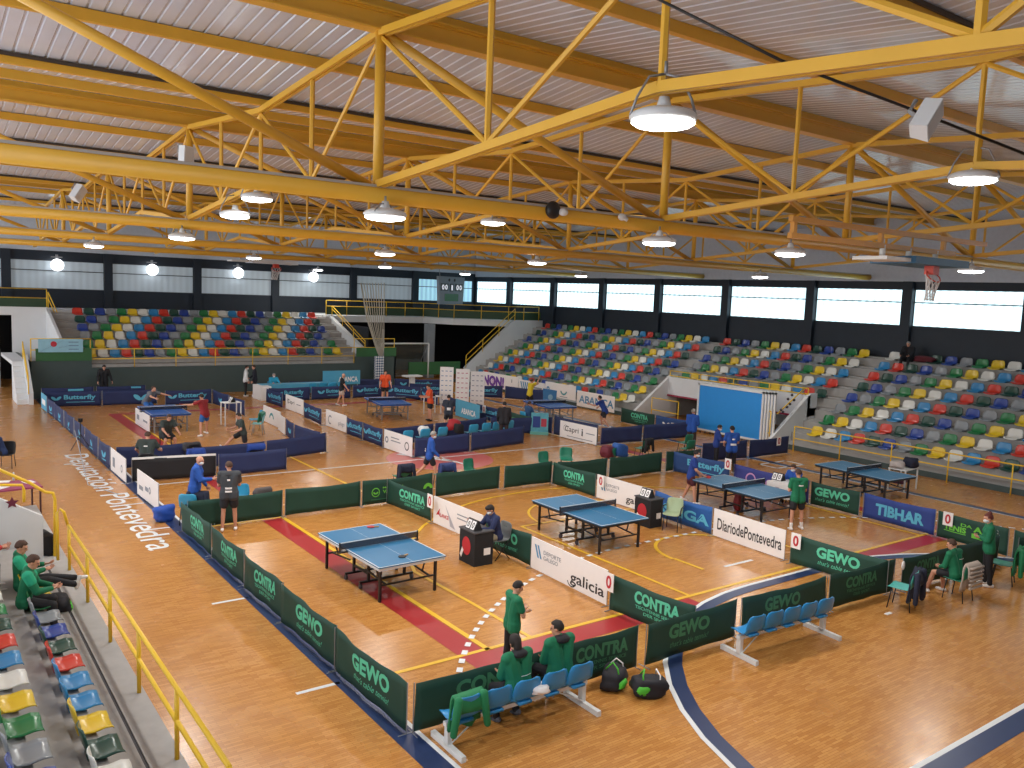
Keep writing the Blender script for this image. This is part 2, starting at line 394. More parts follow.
# dark-green base walls of the end grandstand with terraces on either side
b = MB(); b.box(4.97, 22.4, 47.0, 47.2, 0, 1.5); b.box(4.97, 7.8, 47.0, 47.2, 1.5, 1.88); b.box(22.4, 25.2, 47.0, 47.2, 0, 1.9)
b.box(4.97, 5.1, 47.0, 52.6, 0, 1.88); b.box(25.1, 25.2, 47.0, 50.0, 0, 1.9)
S(b.build('wall_end_base', GREYGREEN))
b = MB(); b.box(5.3, 7.8, 46.96, 47.06, 1.88, 2.5); b.box(22.5, 25.2, 46.96, 47.06, 1.9, 2.45); b.box(27.0, 31.0, 48.5, 48.6, 0.5, 1.35)
S(b.build('wall_end_green', GREENW))
# stair from the floor up to the left terrace
b = MB(); b.prism([(45.0, 0), (45.0, 0.55), (47.0, 2.2), (47.0, 0)], 'x', 4.75, 4.95); 
for k in range(8): b.box(4.3, 4.75, 45.2+k*0.25, 47.3, k*0.235, (k+1)*0.235)
b.box(4.3, 4.95, 47.25, 52.6, 1.7, 1.88)
S(b.build('wall_stair_left', WALLW))
# grey-green plinth along the side stand
b = MB(); b.box(30.24, 30.32, 4.0, 22.0, 0, 0.2); b.box(30.24, 30.32, 30.4, 48.3, 0, 0.2)
S(b.build('baseboard_right', GREYGREEN))

# ================================================================== GRANDSTANDS
def stand_profile(rows, x_first, pan_first, dx, dz, x_end, x_start=None, z_base=0.0, start_row=1):
    P = []
    for r in range(start_row, rows+1):
        xs_ = x_first + dx*(r-1); pn = pan_first + dz*(r-1); zf = pn - dz + 0.03
        if r == start_row:
            x0 = xs_-0.55 if x_start is None else x_start
            P += [(x0, z_base), (x0, zf)]
        P += [(xs_-0.05, zf), (xs_-0.05, pn-0.05), (xs_+0.25, pn-0.05), (xs_+0.25, pn+0.03)]
    P += [(x_end, P[-1][1]), (x_end, z_base)]
    return P
SX1, SZ1, DX, DZ = 31.35, 0.62, 0.8, 0.45
side = empty('grandstand', (30.3, 26, 0), 0, 'long concrete grandstand under the bright windows, with a walkway opening in its middle', 'grandstand')
def loc(o, p): o.location = -Vector(p) ; return o
prof = stand_profile(8, SX1, SZ1, DX, DZ, XW-0.26, x_start=30.32)
b = MB(); b.prism(prof, 'y', 4.0, 22.0); b.prism(prof, 'y', 30.5, 48.2)
prof2 = stand_profile(8, SX1, SZ1, DX, DZ, XW-0.26, x_start=32.5, z_base=1.2, start_row=4)
b.prism(prof2, 'y', 22.0, 30.5)
loc(b.build('terrace', CONC, side), (30.3, 26, 0))
def sw(f):
    b = MB(); f(b); loc(b.build('white_wall', WALLW, side), (30.3, 26, 0))
sw(lambda b: b.box(32.3, 32.5, 22.0, 30.5, 1.15, 2.12))
sw(lambda b: b.prism([(29.9, 0), (29.9, 0.35), (32.5, 2.2), (33.0, 2.2), (33.0, 0)], 'y', 22.0, 22.16))
sw(lambda b: b.prism([(29.9, 0), (29.9, 0.35), (32.5, 2.2), (33.0, 2.2), (33.0, 0)], 'y', 30.35, 30.51))
sw(lambda b: b.box(32.3, 32.5, 24.0, 26.4, 0, 1.2)); sw(lambda b: b.box(36.0, 36.1, 22, 30.5, 0, 1.2))
sw(lambda b: b.prism([(31.2, 0), (31.2, 0.95), (35.2, 4.25), (XW, 4.25), (XW, 0)], 'y', 48.2, 48.4))
b = MB(); b.box(32.25, 32.31, 22.1, 30.4, 1.12, 1.2); b.box(32.26, 32.32, 27.9, 28.0, 0, 1.15)
loc(b.build('red_trim', mat('maroon trim', (150, 36, 66), 0.5), side), (30.3, 26, 0))
# end grandstand
EY1, EZ1, EDY, EDZ = 48.0, 2.02, 0.8, 0.405
end = empty('grandstand', (14, 47, 0), 0, 'shorter concrete grandstand at the far end above the dark grey-green wall', 'grandstand')
prof = stand_profile(6, EY1, EZ1, EDY, EDZ, 53.0, x_start=47.2)
b = MB(); b.prism(prof, 'x', 6.63, 23.0)
loc(b.build('terrace', CONC, end), (14, 47, 0))
# near stand (mirrored)
NX1, NZ1 = 1.72, 0.60
near = empty('grandstand', (1.0, 10, 0), 0, 'near concrete grandstand at the bottom left beside the yellow rail', 'grandstand')
prof = [(-x + 2*NX1, z) for x, z in stand_profile(4, NX1, NZ1, 0.8, 0.42, NX1+3.4, x_start=NX1-0.5)]
prof = [(x, max(z, 0.0)) for x, z in prof]
b = MB(); b.prism(prof, 'y', 7.4, 19.1)
loc(b.build('terrace', CONC, near), (1.0, 10, 0))
b = MB(); b.box(2.30, 2.70, 7.4, 24.5, 0, 0.12); b.box(2.22, 2.30, 19.1, 24.5, 0, 0.12); b.box(-2, 2.22, 19.1, 19.6, 0, 0.12)
loc(b.build('kerb', CONC, near), (1.0, 10, 0))
b = MB(); b.box(2.0, 2.30, 7.4, 19.1, 0, 0.10)
loc(b.build('gutter', CONCD, near), (1.0, 10, 0))
pR = aty(42, 515, 19.5); pL = aty(0, 498, 19.5)
sl = (pL.z-pR.z)/(pL.x-pR.x)
b = MB(); b.prism([(-2.0, 0.1), (-2.0, pR.z+sl*(-2.0-pR.x)), (pR.x, pR.z), (pR.x, 0.1)], 'y', 19.4, 19.55)
b.mi = 1
c0 = aty(12, 502, 19.38); 
star = []
for k in range(10):
    rr = 0.13 if k % 2 == 0 else 0.06; a = PI/2 + k*PI/5
    star.append((c0.x + rr*math.cos(a), 19.385, c0.z - 0.02 + rr*math.sin(a)))
b.add(star, [tuple(range(10))])
loc(b.build('side_wall', [WALLW, mat('maroon star', (110, 36, 60), 0.6)], near, fix=False), (1.0, 10, 0))

# ================================================================== SEATS (bucket shells facing +x in local space)
def seat_mesh(col, g=1.0):
    b = MB(); prof = [(0.40, -0.035), (0.385, 0.0), (0.30, 0.012), (0.17, -0.01), (0.07, 0.0), (0.02, 0.045), (-0.01, 0.13), (-0.035, 0.24), (-0.05, 0.31), (-0.06, 0.335)]
    wd = [0.17, 0.20, 0.215, 0.22, 0.215, 0.215, 0.215, 0.205, 0.175, 0.12]
    N = 7; vs = []
    for off in (0, 1):
        for (x, z), w_ in zip(prof, wd):
            for j in range(N):
                t = -1+2*j/(N-1)
                curl = 0.03*abs(t)**3
                back = z > 0.1
                vs.append((x + (0.035*abs(t)**2 if back else 0) + (-0.014 if off and back else 0), t*w_, z + (0 if back else curl) - (0.016 if off and not back else 0)))
    K = len(prof); fs = []
    for off in (0, 1):
        o_ = off*K*N
        for i in range(K-1):
            for j in range(N-1):
                q = (o_+i*N+j, o_+i*N+j+1, o_+(i+1)*N+j+1, o_+(i+1)*N+j); fs.append(q if off else q[::-1])
    rim = [j for j in range(N)] + [i*N+N-1 for i in range(1, K)] + [(K-1)*N+j for j in range(N-2, -1, -1)] + [i*N for i in range(K-2, 0, -1)]
    for k in range(len(rim)):
        a, c = rim[k], rim[(k+1) % len(rim)]; fs.append((a, c, c+K*N, a+K*N))
    b.add(vs, fs); b.box(0.02, 0.16, -0.1, 0.1, -0.055, -0.016)
    return b
SEATPROTO = {}
for k in SEATC:
    o = seat_mesh(k).build('stand_seat', SEATM[k], smooth=True); o.data.transform(Matrix.Translation((-0.05, 0, 0)) @ Matrix.Diagonal((1.05, 1.24, 1.0, 1))); SEATPROTO[k] = o.data; bpy.data.objects.remove(o)
CYC = ['red', 'dark green', 'dark blue', 'grey', 'green', 'yellow', 'white', 'light blue']
NUMW = ['one', 'two', 'three', 'four', 'five', 'six', 'seven', 'eight', 'nine', 'ten']
seats = []   # (pos, rotz, colour, stand, row, index)
for r in range(1, 7):
    for i in range(25):
        x = 7.95 + i*0.573
        seats.append((Vector((x, EY1+EDY*(r-1)+0.12, EZ1+EDZ*(r-1))), -PI/2, CYC[(6-r+i) % 8], 'far end stand', r, i))
def side_block(y_hi, y_lo, rows, shift, name, pitch=0.632):
    for r in rows:
        n = int(round((y_hi-y_lo)/pitch))+1
        for i in range(n):
            seats.append((Vector((SX1+DX*(r-1)+0.12, y_hi-i*(y_hi-y_lo)/(n-1), SZ1+DZ*(r-1))), PI, CYC[(shift-r+i) % 8], name, r, i))
side_block(46.75, 32.2, range(1, 9), 8, 'long side block')
side_block(30.65, 22.4, range(4, 9), 8, 'block over the doorway')
for r in range(1, 9):
    y_lo = 11.6 + (r-1)*0.45
    n = int((20.88-y_lo)/0.65)+1
    for i in range(n):
        if r == 8 and i in (1, 2): continue
        seats.append((Vector((SX1+DX*(r-1)+0.12, 20.88-i*0.65, SZ1+DZ*(r-1))), PI, CYC[(6-r+i) % 8], 'right side block', r, i))
nf = ['grey', 'yellow', 'green', 'grey', 'dark blue', 'dark green', 'red', 'light blue', 'light blue', 'yellow', 'dark green', 'white', 'light blue']
n2 = ['green', 'white', 'dark blue', 'red', 'yellow', 'white', 'green', 'dark green', 'red', 'light blue', 'white', 'yellow', 'green', 'grey', 'dark blue']
for i, c in enumerate(nf): seats.append((Vector((NX1-0.12, 16.86-i*0.655-0.12, NZ1)), 0, c, 'near stand', 1, i))
for i, c in enumerate(n2): seats.append((Vector((NX1-0.92, 18.2-i*0.655, NZ1+0.42)), 0, c, 'near stand', 2, i))
seats.sort(key=lambda s_: (s_[0]-Vector((0, 0, 6))).length)
cnt = {}
for s_ in sorted(seats, key=lambda s_: (s_[3], s_[4], s_[5])):
    k = (s_[3], s_[4], s_[2]); cnt.setdefault(k, []).append(s_)
ordof = {}
for k, l in cnt.items():
    for q, s_ in enumerate(l): ordof[(s_[3], s_[4], s_[5])] = (q, len(l))
far = MB(); cols = list(SEATC)
for q, s_ in enumerate(seats):
    pos, rz, col, st, r, i = s_
    if q < 300:
        o = bpy.data.objects.new('stand_seat', SEATPROTO[col]); C.objects.link(o); o.location = pos; o.rotation_euler = (0, 0, rz)
        if st == 'near stand': o.scale = (0.97, 0.88, 1.05)
        elif st == 'far end stand': o.scale = (1, 0.92, 1.15)
        k, n = ordof[(st, r, i)]
        fromw = 'from its far end' if st == 'near stand' else 'from left'
        lab = '%s plastic seat, %s row up, %s%s' % (col, ORD[r-1], st, '' if n == 1 else ', %s %s one from %s' % (ORD[k], '', 'its far end' if st == 'near stand' else 'left'))
        lab = lab.replace('  ', ' ')
        tag(o, lab, 'seat', '%s seats in the %s' % (col, st))
    else:
        far.mi = cols.index(col); M = Matrix.Translation(pos) @ Matrix.Rotation(rz, 4, 'Z'); me = SEATPROTO[col]
        far.add([M @ v.co for v in me.vertices], [tuple(p.vertices) for p in me.polygons])
tag(far.build('stand_seat', [SEATM[c] for c in cols], smooth=True, fix=False), 'rows of coloured plastic bucket seats farthest up and farthest away in the stands', 'seats', kind='stuff')
# ================================================================== ROOF STEEL
def truss_x(t, label, first):
    r = empty('roof_truss', (X0, t, ZB), 0, label, 'roof truss')
    L = Vector((X0, t, ZB)); x_lo, x_hi = -7.5, XW+0.05
    b = MB(); b.box(x_lo-L.x, x_hi-L.x, -0.10, -0.04, 0.10, 0.14); b.build('cable_duct', mat('duct grey', (176, 172, 168), 0.5), r)
    b = MB(); b.tube([Vector((x_lo, t, ZB))-L, Vector((x_hi, t, ZB))-L], 0.135, 12); b.build('bottom_chord', YEL, r, smooth=True)
    b = MB()
    for z0, z1, hw in ((ZT-0.17, ZT-0.14, 0.13), (ZT-0.14, ZT+0.14, 0.02), (ZT+0.14, ZT+0.17, 0.13)):
        b.box(x_lo-L.x, x_hi-L.x, -hw, hw, z0-ZB, z1-ZB)
    b.build('top_chord', YEL, r)
    xs_ = [x for x in NX if x < XW-0.5]
    for i, x in enumerate(xs_):
        b = MB(); b.tube([(x-L.x, 0, 0.1), (x-L.x, 0, ZT-ZB-0.16)], 0.085, 10); b.build('post', YEL, r, smooth=True)
    for i, x in enumerate(xs_[:-1] + [xs_[-1]]):
        nx = x + XD
        if nx > XW: break
        b = MB(); b.tube([(x-L.x+0.1, 0, ZT-ZB-0.2), (nx-L.x-0.15, 0, 0.12)], 0.075, 10); b.build('diagonal', YEL, r, smooth=True)
    return r
tn = ['nearest yellow roof girder with the thickest tube, crossing the whole picture', 'second yellow roof girder back, crossing the hall', 'third yellow roof girder back, above the middle of the hall', 'fourth yellow roof girder back, nearest the end windows']
for k, t in enumerate(TY[1:5]): truss_x(t, tn[k], k == 0)
# edge girder by the end wall
# bow-tie trusses running between the girders
kinkn = ['nearest bay', 'bay behind the nearest girder', 'bay behind the second girder', 'bay behind the third girder', 'last bay by the end windows']
posn = ['first line from the left', 'second line from the left', 'third line from the left', 'fourth line from the left', 'fifth line from the left']
def truss_y(x, ta, tb, label, grp):
    r = empty('cross_truss', (x, ta, ZB), 0, label, 'roof truss', grp)
    D = tb-ta; m = D/2
    u = lambda y, z: Vector((0, y, z-ZB))
    top = [(0, ZT-0.18), (m, ZKU), (D, ZT-0.18)]; bot = [(0, ZB+0.15), (m, ZKL), (D, ZB+0.15)]
    zt = lambda y: top[0][1] + (ZKU-top[0][1])*(1-abs(y-m)/m); zb = lambda y: bot[0][1] + (ZKL-bot[0][1])*(1-abs(y-m)/m)
    for nm, L in (('upper_chord', top), ('lower_chord', bot)):
        b = MB()
        for p, q in zip(L[:-1], L[1:]):
            for s_ in (-0.045, 0.045):
                b.bar(u(*p)+Vector((s_, 0, 0)), u(*q)+Vector((s_, 0, 0)), 0.05, 0.11)
        b.build(nm, YEL, r)
    for f in (0.25, 0.5, 0.75):
        y = D*f; b = MB(); b.tube([u(y, zb(y)), u(y, zt(y))], 0.045, 6); b.build('post', YEL, r)
    for fa, fb in ((0.0, 0.25), (0.5, 0.25), (0.5, 0.75), (1.0, 0.75)):
        b = MB(); b.tube([u(D*fa, zt(D*fa)-0.05), u(D*fb, zb(D*fb)+0.05)], 0.04, 6); b.build('diagonal', YEL, r)
    return r
for j, x in enumerate(NX):
    if j == 0: continue
    for k in range(len(TY)):
        ta = TY[k]; tb = TNEXT[k]
        if tb > YW: continue
        if k == 0 and j > 4: continue
        truss_y(x, ta, tb, 'pinched lattice truss, %s, %s' % (posn[j-1], kinkn[k]), 'lattice trusses between the girders')
for x in (-0.25,):
    truss_y(x, TY[2], TY[3], 'lattice truss with a pinched middle at the left edge, behind the second girder', 'lattice trusses between the girders')
    truss_y(x, TY[3], TY[4], 'lattice truss with a pinched middle at the left edge, behind the third girder', 'lattice trusses between the girders')
# purlins
pn = 0
def roof_z(y):
    for (ya, za), (yb, zb_) in zip(segs[:-1], segs[1:]):
        if ya <= y <= yb: return za + (zb_-za)*(y-ya)/(yb-ya)
    return ZT
for k, t in enumerate(TY):
    for f, kind in ((0.0, 0), (0.25, 1), (0.49, 2), (0.75, 1)):
        y = t + (TNEXT[k]-t)*f
        if y > YW-0.3: continue
        z = roof_z(y)-0.11
        b = MB(); b.box(-7.5-X0, XW-0.1-X0, -0.06, 0.06, -0.08, 0.10)
        if kind == 2: b.mi = 1; b.box(-7.5-X0, XW-0.1-X0, -0.10, -0.06, 0.04, 0.10)
        o = b.build('roof_purlin', [YEL, mat('gutter dark', (66, 58, 50), 0.6)])
        o.location = (X0, y, z)
        pn += 1
        where = 'over' if f == 0 else ('a quarter of the way past' if f == 0.25 else ('in the roof valley past' if f == 0.49 else 'just before the one after'))
        tag(o, 'long yellow roof beam %s the %s girder' % (where, ['unseen near', 'nearest', 'second', 'third', 'fourth', 'end'][k]), 'roof beam', 'yellow beams under the roof sheet')

# ================================================================== LAMPS
GLOW = mat('lamp glow', (255, 255, 250), 0.4, emit=LAMP_GLOW, var=0.0)
LAMPW = mat('lamp housing', (214, 218, 222), 0.35, var=0.03)
def make_lamp(bh=0.46):
    r = empty('hanging_lamp', (0, 0, 0))
    b = MB(); b.ell((0, 0, 0.04), 0.34, 0.34, 0.10, n=20, k=8); b.tube([(0, 0, 0.1), (0, 0, 0.24)], 0.09, 10, 0.05); b.build('lamp_housing', LAMPW, r, smooth=True)
    b = MB(); b.ell((0, 0, -0.012), 0.315, 0.315, 0.055, n=20, k=6); b.build('diffuser', GLOW, r, smooth=True)
    b = MB(); 
    for s_ in (-1, 1): b.tube([(0.33*s_, 0, 0.05), (0.27*s_, 0, 0.5*bh), (0.16*s_, 0, 0.93*bh), (0, 0, bh)], 0.014, 6)
    b.tube([(0, 0, bh), (0, 0, bh+0.12)], 0.02, 6); b.build('bracket', GREYM, r, smooth=True)
    l = bpy.data.lights.new('lamp_light', 'AREA'); l.shape = 'DISK'; l.size = 0.55; l.energy = LAMP_W; l.color = (1, 0.97, 0.92)
    lo = bpy.data.objects.new('lamp_light', l); C.objects.link(lo); lo.parent = r; lo.location = (0, 0, -0.09)
    return r
lamp0 = make_lamp(); lamp1 = make_lamp(0.2)
lspots = []
hz = ZB-0.16-0.26
def near_px(px, py, z): p = atz(px, py, z); return p
for px, py, lab in ((385, 217, 'round hanging lamp under the nearest girder, left of centre'), (659, 243, 'round hanging lamp under the nearest girder, right of centre'),
        (182, 238, 'round hanging lamp under the second girder, far left'), (385, 254, 'upper of the lamps stacked in line left of centre, second girder'),
        (537, 263, 'round hanging lamp under the second girder, centre'), (94, 246, 'round hanging lamp above the left end of the far stand'),
        (385, 267, 'lowest of the lamps in line left of centre, far back'), (318, 270, 'small round lamp hanging far back, left of the netting'),
        (790, 254, 'round hanging lamp above the right block of seats'), (971, 271, 'round hanging lamp right of the folded basketball hoop'),
        (581, 276, 'small round lamp hanging before the bright windows, centre'), (760, 277, 'small round lamp hanging before the bright windows, right'), (465, 274, 'small round lamp far back beside the scoreboard')):
    z = hz+0.05; p = atz(px, py, z)
    if p.y > YW-1 or p.x > XW-1 or p.y < 0:
        k = min((YW-2)/p.y if p.y > 0 else 9, (XW-2)/p.x if p.x > 0 else 9); d = ray(px, py); p = Vector((0, 0, CAM_H)) + d*(min((YW-2.5)/d.y, (XW-2.5)/d.x))
    lspots.append((p, lab))
for px, py, x, lab in ((663, 122, X0, 'large bright lamp hanging from the near truss, top centre right'), (973, 180, X0+XD, 'bright lamp hanging from the truss at the top right'),
        (257, 199, X0, 'bright lamp hanging below the nearest tube, upper left'), (493, 223, X0+XD, 'small lamp behind the nearest girder, centre'), (254, 258, X0+XD, 'lamp over the far stand beside the small hoop net'),
        (235, 216, X0-0.05, 'small distant lamp glinting between the trusses, left')):
    lspots.append((atx(px, py, x), lab))
for i, (p, lab) in enumerate(lspots):
    near_ = i >= 13
    o = (lamp0 if i == 13 else copy_tree(lamp0)) if near_ else (lamp1 if i == 0 else copy_tree(lamp1))
    o.location = p; o.rotation_euler = (0, 0, 0.6+i)
    if i == 13: o.rotation_euler = (0, 0, -0.6)
    tag(o, lab, 'ceiling lamp', 'hanging hall lamps')
# round floodlights before the end windows
def make_flood():
    r = empty('round_floodlight', (0, 0, 0))
    b = MB(); b.ell((0, -0.1, 0), 0.36, 0.14, 0.36, n=20, k=10); b.build('glowing_globe', mat('globe glow', (250, 252, 255), 0.3, emit=3.0, var=0), r, smooth=True)
    b = MB(); b.box(-0.3, 0.3, 0.02, 0.10, 0.44, 0.50); b.box(-0.07, 0.07, 0.0, 0.1, 0.34, 0.62); b.build('bracket', GREYM, r); return r
fl0 = make_flood()
for i, (px, py) in enumerate(((57, 265), (152, 270), (238, 273), (313, 277))):
    o = fl0 if i == 0 else copy_tree(fl0); o.location = aty(px, py, YW-0.35)
    tag(o, '%s round glowing floodlight in front of the grey end windows' % ['leftmost', 'second from left', 'third from left', 'rightmost'][i], 'floodlight', 'round lights along the end windows')

# white box speakers on the steel
def speaker(p, rot, label, s_=1.0):
    r = empty('loudspeaker', p, 0, label, 'loudspeaker'); r.rotation_euler = rot
    b = MB(); b.prism([(-0.2*s_, -0.14*s_), (0.2*s_, -0.14*s_), (0.15*s_, 0.16*s_), (-0.15*s_, 0.16*s_)], 'z', -0.3*s_, 0.3*s_); b.build('cabinet', LAMPW, r)
    b = MB(); b.box(-0.17*s_, 0.17*s_, -0.148*s_, -0.141*s_, -0.27*s_, 0.27*s_); b.build('grille', mat('pale grille', (200, 202, 204), 0.7), r)
    b = MB(); b.tube([(0, 0.16*s_, 0), (0, 0.34*s_, 0.1*s_), (0, 0.34*s_, 0.35*s_)], 0.02, 6); b.build('bracket', GREYM, r)
speaker(atx(927, 119, X0+0.6), (0.3, 0.55, 0.4), 'white tilted loudspeaker under the roof at the top right', 0.48)
speaker(aty(186, 156, 17.0), (0.1, 0, 0.5), 'white square loudspeaker above the thick tube on the left', 0.62)
speaker(aty(78, 193, 21.8), (0.3, 0.5, 0.9), 'small white loudspeaker tilted below the thick tube, far left', 0.6)
# slim cable hanging across the top right
b = MB(); b.tube([atx(648, -6, 5.6), atx(780, 60, 6.4), atx(900, 105, 7.4), atx(1030, 156, 8.5)], 0.014, 6)
tag(b.build('cable', BLK, smooth=True), 'thin black cable strung across the roof at the upper right', 'cable')
# small pulley motor on the tube
r = empty('rope_winch', aty(553, 210, TY[1]-0.2), 0, 'dark round winch with a white drum on the nearest girder', 'winch')
b = MB(); b.ell((0, 0, 0), 0.16, 0.1, 0.16); b.build('housing', BLK, r, smooth=True)
b = MB(); b.ell((0.16, -0.1, -0.03), 0.09, 0.09, 0.07); b.build('drum', LAMPW, r, smooth=True)
r = empty('rope_winch', aty(622, 217, TY[1]-0.22), 0, 'small white fitting on the nearest girder, right of the dark winch', 'winch')
b = MB(); b.ell((0, 0, 0), 0.09, 0.07, 0.07); b.tube([(0, 0, 0), (0.1, -0.05, -0.05)], 0.04, 8); b.build('drum', LAMPW, r, smooth=True)
# safety net / projector boxes seen under second girder
r = empty('ceiling_projector', aty(640, 268, 40), 0, 'small white caged unit hanging under the far girders', 'ceiling unit')
b = MB(); b.box(-0.5, 0.5, -0.2, 0.2, -0.2, 0.25); b.build('case', LAMPW, r)
b = MB(); b.tube([(0, 0, 0.2), (0, 0, 1.0)], 0.03, 6); b.build('hanger', GREYM, r)

# ceiling-hung basketball goals
def hoop(p, s_, col, label, orient=0.0):
    r = empty('basketball_goal', p, orient, label, 'basketball hoop')
    b = MB(); b.box(-1.1*s_, 1.1*s_, -0.5*s_, 0.5*s_, 0.0, 0.15*s_); b.build('backboard', col, r)
    b = MB(); b.box(-2.0*s_, -1.1*s_, -0.4*s_, 0.35*s_, 0.03*s_, 0.1*s_); b.build('backboard_frame', WHT, r)
    b = MB()
    for xx in (-1.5, -0.5, 0.6): b.tube([(xx*s_, 0, 0.08*s_), (xx*s_, 0, 0.35*s_)], 0.06*s_, 8)
    b.build('clamp', WHT, r, smooth=True)
    b = MB(); n = 20; c = Vector((0.12*s_, -0.25*s_, -0.22*s_))
    ring = [c + Vector((0.23*s_*math.cos(2*PI*i/n), 0.0+0.10*s_*math.sin(2*PI*i/n), 0.23*s_*0.5*math.sin(2*PI*i/n))) for i in range(n+1)]
    b.tube(ring, 0.014*s_, 6, caps=False); b.box(c.x-0.12*s_, c.x+0.12*s_, -0.3*s_, -0.1*s_, -0.18*s_, 0.0); b.build('rim', mat('orange rim', (200, 66, 48), 0.5), r, smooth=False)
    b = MB(); rows = []
    for k in range(5):
        t = k/4; rr = (0.23-0.09*math.sin(t*PI*0.6))*s_
        rows.append([c + Vector((rr*math.cos(2*PI*(i+0.5*k)/10)-0.1*t*s_, rr*0.5*math.sin(2*PI*(i+0.5*k)/10), -0.52*t*s_+0.1*s_*math.sin(2*PI*(i+.5*k)/10)*(1-t))) for i in range(10)])
    for k in range(4):
        for i in range(10):
            b.tube([rows[k][i], rows[k+1][i]], 0.009*s_, 4); b.tube([rows[k][i], rows[k+1][(i-1) % 10]], 0.009*s_, 4)
    b.build('net', mat('white cord', (216, 214, 214), 0.7), r)
    return r
def goal_arm(r, s_):
    b = MB()
    for z, x0, x1 in ((0.32, -4.6, 1.4), (0.62, -4.6, 2.8)): b.bar((x0*s_, 0, z*s_), (x1*s_, 0.0, (z+0.02)*s_), 0.10*s_, 0.10*s_)
    for xx in (-4.5, -1.6, 0.9): b.bar((xx*s_, 0, 0.32*s_), (xx*s_, 0, 0.66*s_), 0.09*s_, 0.09*s_)
    b.build('folding_arm', mat('orange yellow steel', (206, 146, 56), 0.45), r)
h1 = hoop(aty(920, 266, 9.6) , 1.0, mat('backboard blue', (40, 92, 128), 0.5), 'folded blue basketball backboard with a red rim under the roof at right')
goal_arm(h1, 1.0)
h2 = hoop(aty(272, 264, 45.0), 1.15, LAMPW, 'small white folded basketball hoop under the roof above the far stand')

# ================================================================== RAILINGS
def railing(pts, label, zt=1.05, zm=0.55, step=2.05, zb=0.0, slope=None, r_=0.026, closed=True):
    P = [Vector(p) for p in pts]; o0 = P[0].copy()
    root = empty('guard_railing', o0, 0, label, 'railing')
    for k, nm in ((zt, 'top_rail'), (zm, 'middle_rail')):
        b = MB(); b.tube([p-o0+Vector((0, 0, k)) for p in P], r_, 8); b.build(nm, RAILY, root, smooth=True)
    for a, c in zip(P[:-1], P[1:]):
        n = max(1, int(round((c-a).length/step)))
        for i in range(n+ (1 if c is P[-1] else 0)):
            p = a + (c-a)*i/n; b = MB(); b.tube([p-o0+Vector((0, 0, zb)), p-o0+Vector((0, 0, zt))], r_*0.95, 8); b.build('rail_post', RAILY, root, smooth=True)
    return root
railing([(2.62, 8.3, 0.12), (2.62, 18.6, 0.12)], 'yellow steel guard rail beside the near stand at the lower left', zt=0.93, zm=0.5, step=2.05, r_=0.032)
railing([(30.0, 6.0, 0), (30.0, 20.95, 0)], 'long yellow guard rail in front of the right side stand', step=2.2)
railing([(5.1, 47.05, 1.88), (7.75, 47.05, 1.88)], 'short yellow rail above the light blue poster on the left terrace', zt=1.1)
railing([(7.75, 47.05, 1.5), (22.35, 47.05, 1.5)], 'yellow guard rail along the front of the far end stand', zt=0.96, zm=0.45, step=2.1)
railing([(22.35, 47.05, 1.9), (25.1, 47.05, 1.9)], 'short yellow rail right of the far stand by the netting', zt=1.1)
railing([(22.8, 52.35, DKZ), (30.2, 52.35, DKZ), (31.4, 50.15, DKZ), (34.7, 48.2, DKZ), (37.4, 48.2, DKZ)], 'yellow railing along the upper deck in the far corner', zt=1.0, zm=0.62, step=1.55)
railing([(-3.5, 52.85, DKZ+0.15), (6.55, 52.85, DKZ+0.15)], 'yellow railing on top of the white block at the far left', zt=1.0, zm=0.5, step=2.6)
railing([(6.6, 52.7, DKZ+0.1), (7.2, 52.2, 2.6)], 'sloping yellow handrail beside the white block at the far left', zt=0.9)
railing([(31.2, 48.1, 0.95), (35.2, 48.1, 4.2)], 'sloping yellow handrail on the white stair wall at the end of the side stand', zt=0.85, zm=0.45, step=1.6)
railing([(23.2, 47.3, 2.1), (23.2, 52.3, 4.1)], 'sloping yellow handrail at the right end of the far stand', zt=0.75)
railing([(32.45, 22.1, 2.12), (32.45, 30.4, 2.12)], 'low yellow rail on the white wall over the doorway', zt=0.3, zm=0.05, step=2.1)
railing([(30.1, 22.9, 0), (30.1, 22.25, 0)], 'yellow handrail beside the foot of the right doorway wall', zt=1.5)
railing([(4.75, 45.0, 0.5), (4.75, 47.0, 2.0)], 'sloping yellow handrail on the small stair at the far left', zt=0.85)
railing([(30.6, 28.0, 0.0), (30.6, 29.8, 0.0)], 'short yellow rail inside the doorway opening', zt=1.15)
# bent handrail by the near stairs
r = empty('guard_railing', (2.6, 19.2, 0), 0, 'bent yellow handrails at the near stair beside the white wall', 'railing'); L0 = Vector((2.6, 19.2, 0))
def path(pix, y): return [aty(px, py, y)-L0 for px, py in pix]
b = MB(); b.tube(path(((-12, 463), (0, 470), (30, 483), (45, 492), (53, 493), (55, 500), (55, 560)), 19.7), 0.032, 8); b.build('top_rail', RAILY, r, smooth=True)
b = MB(); b.tube(path(((-12, 485), (22, 485), (24, 490), (24, 502)), 19.9), 0.03, 8); b.build('lower_rail', RAILY, r, smooth=True)
b = MB(); b.tube(path(((58, 560), (57, 513), (60, 509), (64, 512), (69, 529)), 19.0), 0.03, 8); b.build('end_loop', RAILY, r, smooth=True)

